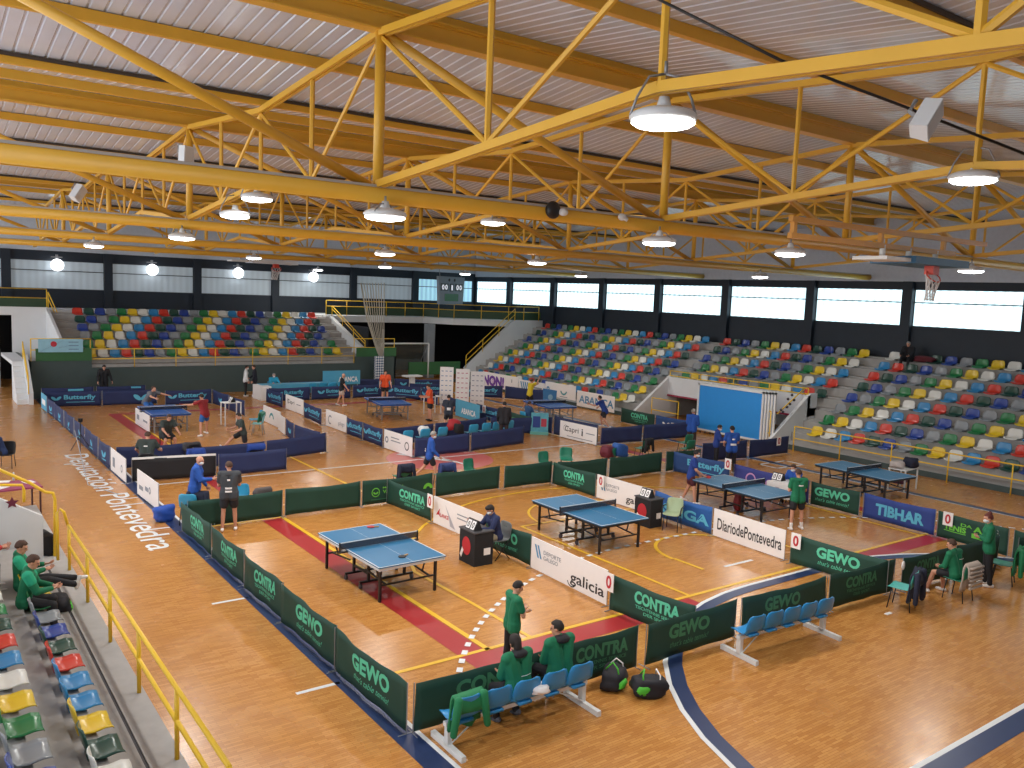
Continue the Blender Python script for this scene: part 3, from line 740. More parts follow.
# ================================================================== END CORNER THINGS
# netting bundle hanging from the roof to its patterned post
r = empty('divider_net', aty(380, 357, 46.6), 0, 'bunched pale divider net hanging down to a patterned post', 'net'); L0 = r.location.copy()
NETM = mat('pale net', (200, 196, 182), 0.8, alpha=0.8)
b = MB(); bot = aty(381, 360, 46.6)
for k in range(9):
    top = aty(361+k*2.9, 283, 46.6 - 0.3*k); midp = aty(367+k*2.1, 318 + (k % 3), 46.6-0.2*k); lo_ = aty(376+k*1.0, 347, 46.6-0.05*k)
    b.tube([top-L0, midp-L0, lo_-L0, bot-L0], 0.05 if k == 0 else 0.028, 6)
b.build('net_folds', NETM, r, smooth=True)
# patterned post
r = empty('padded_post', (23.8, 46.7, 0), 0, 'blue and white zigzag patterned pad round the post below the net', 'post pad')
def zig_mat():
    m = bpy.data.materials.new('zigzag'); m.use_nodes = True; nt = m.node_tree; bs = nt.nodes['Principled BSDF']
    tc = nt.nodes.new('ShaderNodeTexCoord'); ck = nt.nodes.new('ShaderNodeTexChecker'); ck.inputs['Scale'].default_value = 9
    ck.inputs['Color1'].default_value = (*lin((60, 90, 130)), 1); ck.inputs['Color2'].default_value = (*lin((214, 218, 222)), 1)
    mp = nt.nodes.new('ShaderNodeMapping'); mp.inputs['Rotation'].default_value = (0, 0.785, 0); nt.links.new(tc.outputs['Object'], mp.inputs[0]); nt.links.new(mp.outputs[0], ck.inputs[0])
    nt.links.new(ck.outputs[0], bs.inputs['Base Color']); return m
b = MB(); b.box(-0.28, 0.28, -0.25, -0.05, 0.3, 1.95); b.build('pad', zig_mat(), r)
b = MB(); b.tube([(0.35, 0, 0), (0.35, 0, 3.6)], 0.06, 8); b.build('post', GREYM, r, smooth=True)
# football goal
r = empty('football_goal', (24.9, 48.4, 0.3), 0, 'white framed small football goal with grey net stored in the far corner', 'goal')
b = MB(); W_, H_ = 3.5, 2.3
for x in (0, W_): b.tube([(x, 0, 0), (x, 0, H_)], 0.05, 8)
b.build('goal_post', WHT, r, smooth=True)
b = MB(); b.tube([(0, 0, H_), (W_, 0, H_)], 0.05, 8); b.build('crossbar', WHT, r, smooth=True)
b = MB()
for x in (0, W_): b.tube([(x, 0, 0.05), (x, 1.1, 0.05), (x, 0.9, 1.2), (x, 0, H_)], 0.025, 6)
b.tube([(0, 1.1, 0.05), (W_, 1.1, 0.05)], 0.025, 6); b.build('back_frame', GREYM, r, smooth=True)
b = MB(); b.quad((0, 0.95, 1.2), (W_, 0.95, 1.2), (W_, 0.03, H_), (0, 0.03, H_)); b.quad((0, 1.1, 0.05), (W_, 1.1, 0.05), (W_, 0.95, 1.2), (0, 0.95, 1.2))
b.build('goal_net', mat('grey net', (120, 128, 126), 0.8, alpha=0.45), r)
# electronic scoreboard
pc = aty(450.5, 291, 50.0)
r = empty('scoreboard', pc, 0.35, 'grey electronic scoreboard above the upper deck in the far corner', 'scoreboard')
wd, hd = 1.45, 0.98
b = MB(); b.prism([(-wd, hd), (wd, hd), (wd*0.9, -hd*0.95), (-wd*0.9, -hd*0.95)], 'y', -0.1, 0.1)
o = b.build('case', mat('scoreboard grey', (132, 146, 160), 0.5), r)
b = MB()
for x0, x1, z0, z1 in ((-1.2, -0.4, 0.0, 0.5), (0.4, 1.2, 0.0, 0.5), (-0.2, 0.2, -0.05, 0.5)): b.box(x0, x1, -0.125, -0.102, z0, z1)
for x in (-0.3, 0.3): b.ell((x, -0.11, 0.75), 0.11, 0.02, 0.11)
b.build('display_panel', mat('display black', (26, 26, 34), 0.3), r)
b = MB(); b.box(-0.75, 0.75, -0.125, -0.102, -0.7, -0.2); b.build('green_display', mat('display green', (38, 112, 62), 0.4), r)
for i, (body, x0, x1, z0, z1) in enumerate((('0', -1.1, -0.85, 0.08, 0.42), ('0', -0.75, -0.5, 0.08, 0.42), ('0', 0.5, 0.75, 0.08, 0.42), ('0', 0.85, 1.1, 0.08, 0.42), ('1', -0.06, 0.08, 0.05, 0.4))):
    b = MB(); b.text(body, Matrix.Translation((x0, -0.128, z0)) @ Matrix.Rotation(PI/2, 4, 'X'), x1-x0, z1-z0, 0.02); b.build('digit', mat('digit white', (230, 232, 240), 0.4, emit=0.6), r)
b = MB(); b.tube([(-1.2, 0.0, hd), (-1.2, 0.4, hd+2.2)], 0.02, 6); b.tube([(1.2, 0.0, hd), (1.2, 0.4, hd+2.2)], 0.02, 6); b.build('hanger', GREYM, r)
# light blue poster on the left terrace
pa, pb = aty(38, 339, 46.9), aty(83, 352, 46.9)
r = empty('poster_board', ((pa.x+pb.x)/2, 46.9, pb.z), 0, 'light blue poster with a red ball on the left terrace rail', 'poster')
hw = (pb.x-pa.x)/2; hh = pa.z-pb.z
b = MB(); b.box(-hw, hw, -0.02, 0.02, 0, hh); b.build('sheet', mat('pale blue poster', (150, 200, 220), 0.5), r)
b = MB(); b.ell((-hw*0.32, -0.025, hh*0.62), 0.14, 0.008, 0.14); b.build('red_ball', REDP, r)
b = MB(); b.mi = 0
b.bar((-hw*0.9, -0.026, 0.05), (0.1, -0.026, hh*0.9), 0.02, 0.004); b.bar((-0.1, -0.026, hh*0.35), (0.35, -0.026, hh*0.5), 0.05, 0.004)
for k in range(3): b.box(hw*0.35, hw*0.8, -0.027, -0.022, hh*(0.2+0.27*k), hh*(0.2+0.27*k)+0.03)
b.build('drawing', mat('poster ink', (96, 110, 150), 0.6), r)
# stack of blue boards in white frames leaning at the doorway
for k in range(5):
    r = empty('framed_board', (29.95+0.06*k, 24.40-0.11*k, 0.12), 0, ['large bright blue framed board before the doorway, front of the stack', 'white-framed blue board, second in the stack before the doorway', 'white-framed blue board, third in the stack before the doorway', 'white-framed blue board, fourth in the stack before the doorway', 'white-framed blue board at the back of the doorway stack'][k], 'board', 'blue boards stacked at the doorway')
    b = MB(); b.box(0, 0.03, -1.75, 1.75, 0.08, 2.1); b.build('panel', mat('board blue', (36, 148, 232), 0.45, var=0.05), r)
    b = MB()
    for z in (0.0, 2.1): b.box(-0.02, 0.05, -1.85, 1.85, z, z+0.09)
    for y in (-1.85, 1.76): b.box(-0.02, 0.05, y, y+0.09, 0, 2.19)
    b.build('frame', WHT, r)
    if k == 0:
        for q in range(12): b = MB(); b.tube([(0.01, -1.7+q*0.3, -0.06), (0.05, -1.7+q*0.3, -0.06)], 0.05, 8); b.build('roller', mat('roller brown', (92, 78, 70), 0.6), r)
# ball-like round fittings on a rail of the right doorway wall
r = empty('ball_rack', (32.2, 22.4, 1.9), 0, 'sloping rail with small dark round knobs on the right doorway wall', 'rack'); L0 = r.location.copy()
b = MB(); b.tube([aty(777, 414, 22.3)-L0, aty(804, 389, 22.3)-L0], 0.03, 6); b.build('bar', RAILY, r, smooth=True)
for px, py in ((792, 395), (788, 399), (794, 400), (790, 404), (787, 407), (783, 412), (781, 410)):
    b = MB(); b.ell(aty(px, py, 22.1)-L0, 0.06, 0.06, 0.06); b.build('knob', mat('knob dark', (62, 52, 60), 0.5), r, smooth=True)
# ================================================================== TABLE TENNIS TABLES
NETMAT = mat('net mesh', (34, 40, 56), 0.8, alpha=0.72)
def make_tt_table(top, leg, edge):
    r = empty('table_tennis_table', (0, 0, 0)); L_, W_, H_ = 1.37, 0.7625, 0.76
    for s_ in (-1, 1):
        b = MB(); y0, y1 = (0.006, L_) if s_ > 0 else (-L_, -0.006)
        b.box(-W_, W_, y0, y1, H_-0.022, H_)
        b.mi = 1; z = H_+0.0012
        def q(x0, x1, a, c): b.quad((x0, a, z), (x1, a, z), (x1, c, z), (x0, c, z))
        ye = L_*s_; q(-W_, W_, min(ye, ye-0.022*s_), max(ye, ye-0.022*s_))
        q(-W_, -W_+0.022, y0, y1); q(W_-0.022, W_, y0, y1); q(-0.003, 0.003, y0, y1)
        b.build('table_top', [top, LINEW], r)
        b = MB()
        for x in (-W_+0.02, W_-0.045): b.box(x, x+0.025, y0+0.02*(1), y1-0.02, H_-0.085, H_-0.022)
        for y in (y0+0.03, y1-0.055): b.box(-W_+0.02, W_-0.02, y, y+0.025, H_-0.085, H_-0.022)
        b.build('apron', edge, r)
        for sx in (-1, 1):
            b = MB(); b.bar((sx*0.63, s_*1.18, 0.0), (sx*0.63, s_*1.18, H_-0.08), 0.05, 0.05); b.build('leg', leg, r)
        b = MB(); b.bar((-0.63, s_*1.18, 0.33), (0.63, s_*1.18, 0.33), 0.03); 
        for sx in (-1, 1): b.bar((sx*0.5, s_*1.18, 0.33), (sx*0.5, s_*0.35, 0.40), 0.03); b.bar((sx*0.5, s_*0.9, 0.36), (sx*0.6, s_*0.9, H_-0.05), 0.025)
        b.build('brace', leg, r)
    for sy in (-0.32, 0.32):
        b = MB()
        for sx in (-1, 1): b.bar((sx*0.42, sy, 0.12), (sx*0.42, sy, H_-0.05), 0.05, 0.05)
        b.bar((-0.62, sy, 0.13), (0.62, sy, 0.13), 0.05, 0.04); b.bar((-0.42, sy, 0.45), (0.42, sy, 0.45), 0.03); b.build('undercarriage', leg, r)
        for sx in (-0.6, 0.6):
            b = MB(); b.tube([(sx-0.02, sy, 0.055), (sx+0.02, sy, 0.055)], 0.055, 14); b.build('wheel', mat('wheel grey', (70, 66, 72), 0.6), r, smooth=False)
    for sx in (-1, 1): b = MB(); b.bar((sx*0.42, -0.32, 0.28), (sx*0.42, 0.32, 0.28), 0.04); b.build('brace', leg, r)
    b = MB(); b.box(-0.91, 0.91, -0.004, 0.004, H_+0.008, H_+0.14); o = b.build('net', NETMAT, r)
    b = MB(); b.box(-0.91, 0.91, -0.006, 0.006, H_+0.138, H_+0.1525); b.build('net_tape', LINEW, o)
    for sx in (-1, 1):
        b = MB(); b.box(sx*0.915-0.012, sx*0.915+0.012, -0.015, 0.015, H_-0.06, H_+0.155); b.box(min(sx*0.74, sx*0.93), max(sx*0.74, sx*0.93), -0.03, 0.03, H_-0.06, H_-0.03); b.build('net_post', BLK, r)
    return r
TA = make_tt_table(BLUETOP, BLK, WHT)
TA.location = (7.96, 15.35, 0); TA.rotation_euler = (0, 0, math.radians(1.7)); tag(TA, 'blue table tennis table with white side rails, nearest on the left court', 'table tennis table')
TB = make_tt_table(BLUETOP, BLK, BLK)
for i, (x, y, a, lab) in enumerate(((13.87, 15.5, 0.5, 'blue table tennis table beside the white banners, second court'), (19.75, 15.35, 1.27, 'blue table tennis table where a player in green stands, third court'), (25.53, 15.06, 2.7, 'blue table tennis table in front of the right stand, behind the blue banner'))):
    o = TB if i == 0 else copy_tree(TB); o.location = (x, y, 0); o.rotation_euler = (0, 0, -math.radians(a)); tag(o, lab, 'table tennis table')
TC = make_tt_table(BLUETOP2, GREYM, BLUETOP2)
for i, (x, y, a, lab) in enumerate(((8.68, 36.2, 0.8, 'royal blue table at the far left court, players at both ends'), (18.8, 35.8, 9.6, 'royal blue table on grey legs in the far middle court, players in orange'), (25.9, 32.2, 8, 'royal blue table by the purple lettered banner, player in yellow beside it'))):
    o = TC if i == 0 else copy_tree(TC); o.location = (x, y, 0); o.rotation_euler = (0, 0, -math.radians(a)); tag(o, lab, 'table tennis table')
def bat(p, rz, label, col=(178, 40, 44)):
    r = empty('table_tennis_bat', p, rz, label, 'bat')
    b = MB(); n = 20; b.add([(0.078*math.cos(2*PI*i/n), 0.085*math.sin(2*PI*i/n), z) for z in (0.0, 0.014) for i in range(n)], [tuple(range(n))[::-1], tuple(range(n, 2*n))] + [(i, (i+1) % n, n+(i+1) % n, n+i) for i in range(n)])
    b.build('blade', mat('rubber %d' % col[0], col, 0.5), r); b = MB(); b.box(-0.014, 0.014, -0.18, -0.07, -0.004, 0.02); b.build('handle', mat('bat wood', (190, 150, 100), 0.5), r)
bat((8.35, 16.55, 0.765), 1.2, 'red table tennis bat lying on the near left table'); bat((7.95, 14.35, 0.765), 2.0, 'black table tennis bat lying on the near left table', (30, 30, 34))
# small blue number plate on the far left table's side
r = empty('white_banner', (7.85, 36.2, 0.05), -PI/2, 'white printed board leaning along the far left table', 'banner')
b = MB(); b.box(-1.2, 1.2, -0.015, 0.015, 0, 0.66); b.build('board', WHITEC, r)
b = MB(); b.box(-0.9, -0.5, -0.02, -0.016, 0.25, 0.45); b.box(0.2, 0.9, -0.02, -0.016, 0.3, 0.38); b.build('print', GREYP, r)

# ================================================================== COURT SURROUND BARRIERS
def smat(m): return m
def barrier(P0, P1, cloth, label, prints=(), group=None, h=0.74, rigid=False, top=None, wave=None, zb=0.03, posts=True, cat='barrier', name='court_barrier'):
    p0, p1 = Vector((P0[0], P0[1], 0)), Vector((P1[0], P1[1], 0)); d = p1-p0; W_ = d.length; rz = math.atan2(d.y, d.x)
    r = empty(name, (p0+p1)/2, rz, label, cat, group)
    sag = 0.0 if rigid else 0.035; amp = 0.0 if rigid else 0.022; ph = (P0[0]*3.1+P0[1]*1.7) % 6.28
    def disp(x, z):
        t = x/W_
        return amp*math.sin(x*3.4+ph)*(0.3+0.7*z/h) + 0.5*amp*math.sin(x*7.7+z*5+ph*2)
    def ztop(x): t = x/W_+0.5; return h - sag*4*t*(1-t)
    def zbot(x): t = x/W_+0.5; return zb + 0.4*sag*4*t*(1-t)
    nx, nz = (2, 1) if rigid else (18, 5)
    b = MB(); hw = W_/2 - (0.005 if rigid else 0.02); vs = []
    for s_ in (-1, 1):
        for k in range(nz+1):
            for i in range(nx+1):
                x = -hw + 2*hw*i/nx; z = zbot(x) + (ztop(x)-zbot(x))*k/nz
                vs.append((x, disp(x, z) + s_*(0.012 if rigid else 0.003), z))
    N = (nx+1)*(nz+1); fs = []
    for k in range(nz):
        for i in range(nx):
            a = k*(nx+1)+i; fs.append((a, a+1, a+nx+2, a+nx+1)); fs.append((N+a, N+a+nx+1, N+a+nx+2, N+a+1))
    rim = [i for i in range(nx+1)] + [k*(nx+1)+nx for k in range(1, nz+1)] + [nz*(nx+1)+i for i in range(nx-1, -1, -1)] + [k*(nx+1) for k in range(nz-1, 0, -1)]
    for k in range(len(rim)): a, c = rim[k], rim[(k+1) % len(rim)]; fs.append((a, a+N, c+N, c))
    b.add(vs, fs); b.build('panel', cloth, r, smooth=not rigid)
    if top is not None:
        b = MB(); b.box(-hw, hw, -0.02, 0.02, h-0.05, h+0.01); b.build('top_band', top, r)
    if posts:
        for s_ in (-1, 1):
            x = s_*(W_/2-0.01)
            b = MB(); b.tube([(x, 0, 0), (x, 0, h)], 0.009, 6); b.tube([(x, -0.13, 0.008), (x, 0.13, 0.008)], 0.008, 6); b.build('end_post', GREYM, r)
    yo = -(0.0165 if rigid else 0.008)
    for pr in prints:
        kind = pr[0]
        b = MB()
        if kind == 't':
            _, body, fx0, fx1, z0, z1, m, bold, shear = pr
            x0 = -hw+2*hw*fx0; w_ = 2*hw*(fx1-fx0)
            def fn(p, x0=x0, z0=z0):
                x = x0+p.x; z = z0+p.y; return Vector((x, disp(x, z)+yo, z))
            b.text(body, Matrix.Identity(4), w_, z1-z0, bold, shear, fn=fn); b.build('lettering', m, r, fix=False)
        elif kind == 'bfly':
            _, fx, z, s_, m = pr; x0 = -hw+2*hw*fx
            for sx in (-1, 1):
                n = 14; pts = []
                for i in range(n):
                    a = 2*PI*i/n; u_, v_ = 0.5+0.5*math.cos(a), 0.24*math.sin(a)
                    ang = math.radians(38 if sx > 0 else 142); x = x0 + s_*(u_*math.cos(ang)-v_*math.sin(ang)*sx); zz = z + s_*(u_*math.sin(ang)+v_*math.cos(ang)*sx)
                    pts.append((x, disp(x, zz)+yo, zz))
                b.add(pts, [tuple(range(n))])
            b.build('wing_emblem', m, r, fix=False)
        elif kind == 'bar':
            _, fx0, fx1, z0, z1, m = pr; x0, x1 = -hw+2*hw*fx0, -hw+2*hw*fx1; k = 8
            vs = []
            for i in range(k+1):
                x = x0+(x1-x0)*i/k
                for z in (z0, z1): vs.append((x, disp(x, z)+yo, z))
            b.add(vs, [(2*i, 2*i+2, 2*i+3, 2*i+1) for i in range(k)]); b.build('print', m, r, fix=False)
        elif kind == 'stripe':   # slanted stripes emblem
            _, fx, z, s_, m, cnt_ = pr; x0 = -hw+2*hw*fx
            for q in range(cnt_):
                xx = x0+q*s_*0.36; b.add([(xx, yo, z+s_), (xx+s_*0.2, yo, z+s_), (xx+s_*0.62, yo, z), (xx+s_*0.42, yo, z)], [(0, 3, 2, 1)])
            b.build('stripe_emblem', m, r, fix=False)
        elif kind == 'poly':
            _, m, pts = pr; b.add([(-hw+2*hw*u_, yo, z) for u_, z in pts], [tuple(range(len(pts)))]); b.build('emblem', m, r, fix=False)
        elif kind == 'tri':
            _, fx, z, s_, m = pr; x0 = -hw+2*hw*fx
            b.add([(x0, yo, z), (x0+s_*0.18, yo, z), (x0+s_*0.34, yo, z+s_), (x0+s_*0.72, yo, z), (x0+s_*0.9, yo, z), (x0+s_*0.38, yo, z+s_*1.25)], [(0, 1, 2, 5), (2, 3, 4, 5)]); b.build('triangle_emblem', m, r, fix=False)
        elif kind == 'ring':
            _, fx, z, s_, m, th = pr; x0 = -hw+2*hw*fx; n = 24
            vs = []
            for i in range(n):
                a = 2*PI*i/n
                for rr in (s_, s_*(1-th)): x = x0+rr*math.cos(a); zz = z+rr*math.sin(a); vs.append((x, disp(x, zz)+yo, zz))
            b.add(vs, [(2*i, 2*((i+1) % n), 2*((i+1) % n)+1, 2*i+1) for i in range(n)]); b.build('ring_emblem', m, r, fix=False)
        elif kind == 'arc':
            _, fx, z, s_, m, a0, a1, th = pr; x0 = -hw+2*hw*fx; n = 16; vs = []
            for i in range(n+1):
                a = math.radians(a0+(a1-a0)*i/n)
                for rr in (s_, s_*(1-th)): x = x0+rr*math.cos(a); zz = z+rr*math.sin(a); vs.append((x, yo, zz))
            b.add(vs, [(2*i, 2*i+2, 2*i+3, 2*i+1) for i in range(n)]); b.build('arc_emblem', m, r, fix=False)
    return r
def gewo(m, sub=True, a=0.28, c=0.78):
    L = [('t', 'GEWO', a, c, 0.34, 0.60, m, 0.045, 0.0)]
    if sub: L.append(('t', "that's table tennis!", a+0.02, c, 0.19, 0.29, m, 0.0, 0.35))
    return L
def contra(m, a=0.30, c=0.80):
    return [('t', 'CONTRA', a, c, 0.36, 0.60, m, 0.045, 0.0), ('t', 'TISCHTENNIS SERVICE', a+0.02, c-0.02, 0.27, 0.33, m, 0.01, 0.0), ('t', 'DER SPORT', a+0.12, c-0.1, 0.18, 0.24, m, 0.01, 0.0)]
def bfly(m, a=0.12, c=0.90, big=1.0):
    return [('bfly', a+0.09, 0.34, 0.26*big, m), ('t', 'Butterfly', a+0.22, c, 0.30, 0.58, m, 0.03, 0.0), ('bar', a+0.26, c-0.02, 0.22, 0.245, m)]
def row(pts, specs, cloth_default=None):
    for (p0, p1), sp in zip(pts, specs): barrier(p0, p1, **sp)
XL = 5.38
# left long line, seen on its outer face: left end = far
LL = [(20.75, 18.5), (18.35, 16.3), (16.15, 14.15), (14.12, 11.85), (11.83, 9.55)]
nm = ['farthest of the green panels on the left line, pale CONTRA lettering, beside the back row', 'second green CONTRA panel from the back on the left line', 'third green CONTRA panel on the left line, before the pale gap post', 'green GEWO panel in the middle of the left line', 'large green GEWO panel ending at the near corner']
for k, (a, c) in enumerate(LL):
    barrier((XL, a), (XL+0.05, c), GREENC, nm[k], gewo(MINT) if k >= 3 else contra(MINT), group='green panels on the left line')
# front row facing the camera
FR = [((5.50, 9.52), (7.75, 9.45)), ((7.82, 9.45), (9.66, 9.42)), ((9.78, 9.36), (12.1, 9.38)), ((12.2, 9.36), (14.75, 9.28)), ((14.85, 9.3), (17.1, 9.2)), ((17.3, 9.15), (19.25, 9.05)), ((19.4, 9.05), (21.3, 8.95))]
fl_ = [contra(MINTD, 0.3, 0.95), contra(MINTD, 0.28, 0.88), gewo(MINTD, True, 0.24, 0.68), gewo(MINTD, True, 0.26, 0.66), contra(MINTD, 0.24, 0.72), contra(MINTD, 0.26, 0.76), []]
fn_ = ['dark green CONTRA panel at the near corner, behind the bench with a jacket', 'dark green CONTRA panel behind the two seated spectators in green', 'dark green GEWO panel just right of the first bench', 'dark green GEWO panel behind the empty blue bench', 'dark green CONTRA panel at the right end of the empty bench', 'green CONTRA panel behind the chair with dark jackets', 'plain green panel behind the seated person at the right']
for k, (a, c) in enumerate(FR): barrier(a, c, GREENC, fn_[k], fl_[k], group='green panels of the front row')
# second line x 11.2
barrier((11.0, 20.85), (11.15, 18.6), GREENC, 'green CONTRA panel ahead of the white banner with a red triangle', contra(MINT, 0.3, 0.86))
barrier((11.15, 18.5), (11.2, 16.25), WHITEC, 'white banner with a red and grey triangle emblem, behind the umpire desk', [('poly', REDP, [(0.06, 0.27), (0.14, 0.48), (0.13, 0.36), (0.16, 0.24), (0.12, 0.3)]), ('poly', mat('pale grey print', (176, 178, 188), 0.7), [(0.25, 0.62), (0.47, 0.08), (0.36, 0.12), (0.34, 0.3)]), ('t', 'LANCE', 0.15, 0.33, 0.26, 0.36, REDP, 0.03, 0), ('bar', 0.5, 0.92, 0.5, 0.53, GREYP), ('bar', 0.5, 0.8, 0.4, 0.43, GREYP), ('bar', 0.66, 0.9, 0.24, 0.3, GREYP)], rigid=True)
barrier((11.2, 16.2), (11.25, 14.4), GREENC, 'green GEWO panel beside the seated umpire', gewo(MINT, True, 0.18, 0.72))
barrier((11.2, 14.33), (11.1, 11.72), WHITEC, 'white banner reading DEPORTE GALEGO and galicia', [('stripe', 0.05, 0.32, 0.28, BLUEP, 2), ('t', 'DEPORTE', 0.18, 0.42, 0.45, 0.54, GREYP, 0.01, 0), ('t', 'GALEGO', 0.18, 0.38, 0.33, 0.42, GREYP, 0.01, 0), ('t', 'galicia', 0.55, 0.97, 0.08, 0.38, BLACKP, 0.012, 0), ('arc', 0.57, 0.2, 0.16, BLACKP, 200, 330, 0.16)], rigid=True, h=0.73)
barrier((11.0, 11.55), (11.15, 9.5), GREENC, 'green CONTRA panel running to the front row beside the galicia banner', contra(MINT, 0.3, 0.84))
# third line x 16.9
barrier((16.9, 20.7), (16.95, 18.65), GREENC, 'green CONTRA panel with a number card behind the second table', contra(MINT, 0.28, 0.75))
barrier((16.95, 18.6), (17.0, 16.3), WHITEC, 'white banner reading DEPORTE GALEGO behind the empty umpire desk', [('stripe', 0.05, 0.30, 0.28, BLUEP, 2), ('t', 'DEPORTE', 0.18, 0.42, 0.45, 0.54, GREYP, 0.01, 0), ('t', 'GALEGO', 0.18, 0.38, 0.33, 0.42, GREYP, 0.01, 0), ('t', 'galicia', 0.55, 0.95, 0.1, 0.36, BLACKP, 0.012, 0)], rigid=True)
barrier((17.0, 16.25), (16.95, 14.1), STIC, 'bright blue STIGA panel beside the pale folding chair', [('t', 'STIGA', 0.16, 0.96, 0.2, 0.48, CYANP, 0.04, 0)])
barrier((16.95, 14.05), (16.85, 11.78), WHITEC, 'white banner reading DiariodePontevedra', [('t', 'DiariodePontevedra', 0.06, 0.96, 0.22, 0.52, BLACKP, 0.012, 0)], rigid=True)
barrier((16.8, 11.6), (16.85, 9.2), GREENC, 'green GEWO panel with a number card, right of the newspaper banner', gewo(MINT, True, 0.28, 0.74))
# fourth line x 22.4
barrier((22.1, 20.3), (22.3, 17.95), mat('mid blue cloth', (38, 72, 128), 0.7), 'blue Butterfly panel behind the player in blue shirt and mask', [('t', 'Butterfly', 0.25, 0.92, 0.28, 0.58, CYANP, 0.03, 0.0), ('bar', 0.3, 0.85, 0.2, 0.23, CYANP)])
barrier((22.3, 17.8), (22.4, 14.95), mat('violet blue cloth', (54, 62, 138), 0.7), 'violet blue panel with a round pink emblem behind the third table', [('ring', 0.24, 0.36, 0.2, mat('pink print', (200, 150, 200), 0.6), 0.25), ('ring', 0.5, 0.34, 0.14, mat('pink print', (200, 150, 200), 0.6), 0.3)])
barrier((22.4, 14.9), (22.45, 13.3), GREENC, 'green GEWO panel below the table by the right stand', gewo(MINT, True, 0.08, 0.8))
barrier((22.45, 13.2), (22.4, 11.05), TIBC, 'blue TIBHAR panel on the right', [('t', 'TIBHAR', 0.18, 0.86, 0.2, 0.52, CYANP, 0.045, 0.0)])
barrier((22.4, 11.0), (22.2, 9.1), GREENC, 'green panel with lime lettering and a number card at the right', [('t', 'TENIS', 0.10, 0.42, 0.30, 0.45, LIME, 0.04, 0), ('t', 'DA', 0.34, 0.50, 0.47, 0.55, LIME, 0.02, 0), ('bar', 0.5, 0.75, 0.24, 0.36, LIME), ("bar", 0.1, 0.42, 0.26, 0.28, LIME), ('t', 'A S', 0.52, 0.76, 0.40, 0.56, LIME, 0.04, 0)])
barrier((22.2, 9.0), (22.0, 7.3), GREENC, 'green panel with pale lettering behind the standing woman', [("bar", 0.1, 0.3, 0.3, 0.33, LIME)])
barrier((21.5, 8.6), (24.2, 7.9), GREENC, 'dark green CONTRA panel at the right edge of the picture', contra(MINTD, 0.2, 0.6))
# back row y 20.9 (plain backs)
BR = [((5.5, 20.75), (7.95, 20.85)), ((8.02, 20.88), (10.2, 20.86)), ((10.24, 20.88), (12.55, 20.9)), ((12.6, 20.85), (14.95, 20.9)), ((15.08, 20.85), (16.95, 20.8)), ((17.0, 20.6), (19.0, 20.4)), ((19.1, 20.4), (21.6, 20.4)), ((21.8, 20.4), (23.4, 20.2))]
bn = ['plain green panel behind the player in black and white, back row', 'plain green back-row panel left of the lime emblem', 'green back-row panel with a round lime emblem and lettering', 'plain green back-row panel under the green chair', 'plain green back-row panel left of the white post', 'plain green back-row panel before the two green chairs', 'wrinkled green back-row panel before the maroon bag', 'short green back-row panel behind the player in blue']
bp_ = [[], [], [('ring', 0.18, 0.36, 0.13, LIME, 0.18), ('bfly', 0.18, 0.31, 0.1, LIME), ('t', 'MARQUES', 0.28, 0.56, 0.44, 0.50, LIME, 0.02, 0), ('t', 'VAZQUEZ', 0.28, 0.62, 0.29, 0.41, LIME, 0.02, 0), ('bar', 0.12, 0.6, 0.15, 0.165, MINTD), ('arc', 0.93, 0.3, 0.16, LIME, 0, 180, 0.6)], [], [], [], [], []]
for k, (a, c) in enumerate(BR): barrier(a, c, GREENC, bn[k], bp_[k], group='green panels of the back row')
# rows of the rear area
barrier((5.45, 26.6), (7.85, 26.25), BLACKC, 'black panel with a white top band', top=WHT)
barrier((7.9, 26.2), (10.15, 26.3), NAVY, 'plain navy panel behind the man in the blue jacket')
barrier((5.4, 28.6), (7.6, 28.5), NAVY, 'plain navy panel by the seated man seen from behind'); barrier((7.5, 27.6), (9.95, 27.8), NAVY, 'plain navy panel left of the kneeling player')
barrier((10.0, 27.85), (12.55, 28.6), NAVY, 'plain navy panel at the near end of the far left court')
# left line of far court (outer face seen)
AL = [(43.7, 42.1, SKYC, []), (42.0, 39.9, NAVY, 1), (39.85, 37.6, NAVY, 1), (37.5, 35.3, NAVY, 1), (35.2, 33.0, NAVY, 1), (32.95, 30.7, NAVY, 1), (30.6, 28.75, NAVY, 2), (28.6, 26.5, WHITEC, 3)]
an = ['light blue board at the far end of the left line', 'farthest navy panel with a cyan wing emblem on the left line', 'second farthest navy wing-emblem panel on the left line', 'third navy wing-emblem panel from the far end of the left line', 'fourth navy wing-emblem panel from the far end of the left line', 'navy panel with a cyan emblem beside the tripod', 'nearest navy panel on the left line, next to a white one', 'white banner joining the black panel on the left line']
for k, (a, c, m, q) in enumerate(AL):
    pr = [('bar', 0.2, 0.8, 0.25, 0.5, WHITEC)] if q == [] else ([('bfly', 0.5, 0.24, 0.3, CYANP), ('bar', 0.35, 0.65, 0.14, 0.18, CYANP)] if q in (1, 2) else [('bar', 0.15, 0.3, 0.2, 0.5, GREYP), ('ring', 0.75, 0.35, 0.12, GREYP, 0.4)])
    barrier((5.12+0.02*k, a), (5.14+0.02*k, c), m, an[k], pr, rigid=(q == 3 or q == []))
barrier((5.28, 25.0), (5.35, 22.9), WHITEC, 'white banner standing alone on the left line beside the floor lettering', [('bar', 0.1, 0.3, 0.22, 0.34, GREYP), ('ring', 0.62, 0.38, 0.1, GREYP, 0.5), ('bar', 0.4, 0.55, 0.3, 0.42, GREYP)], rigid=True)
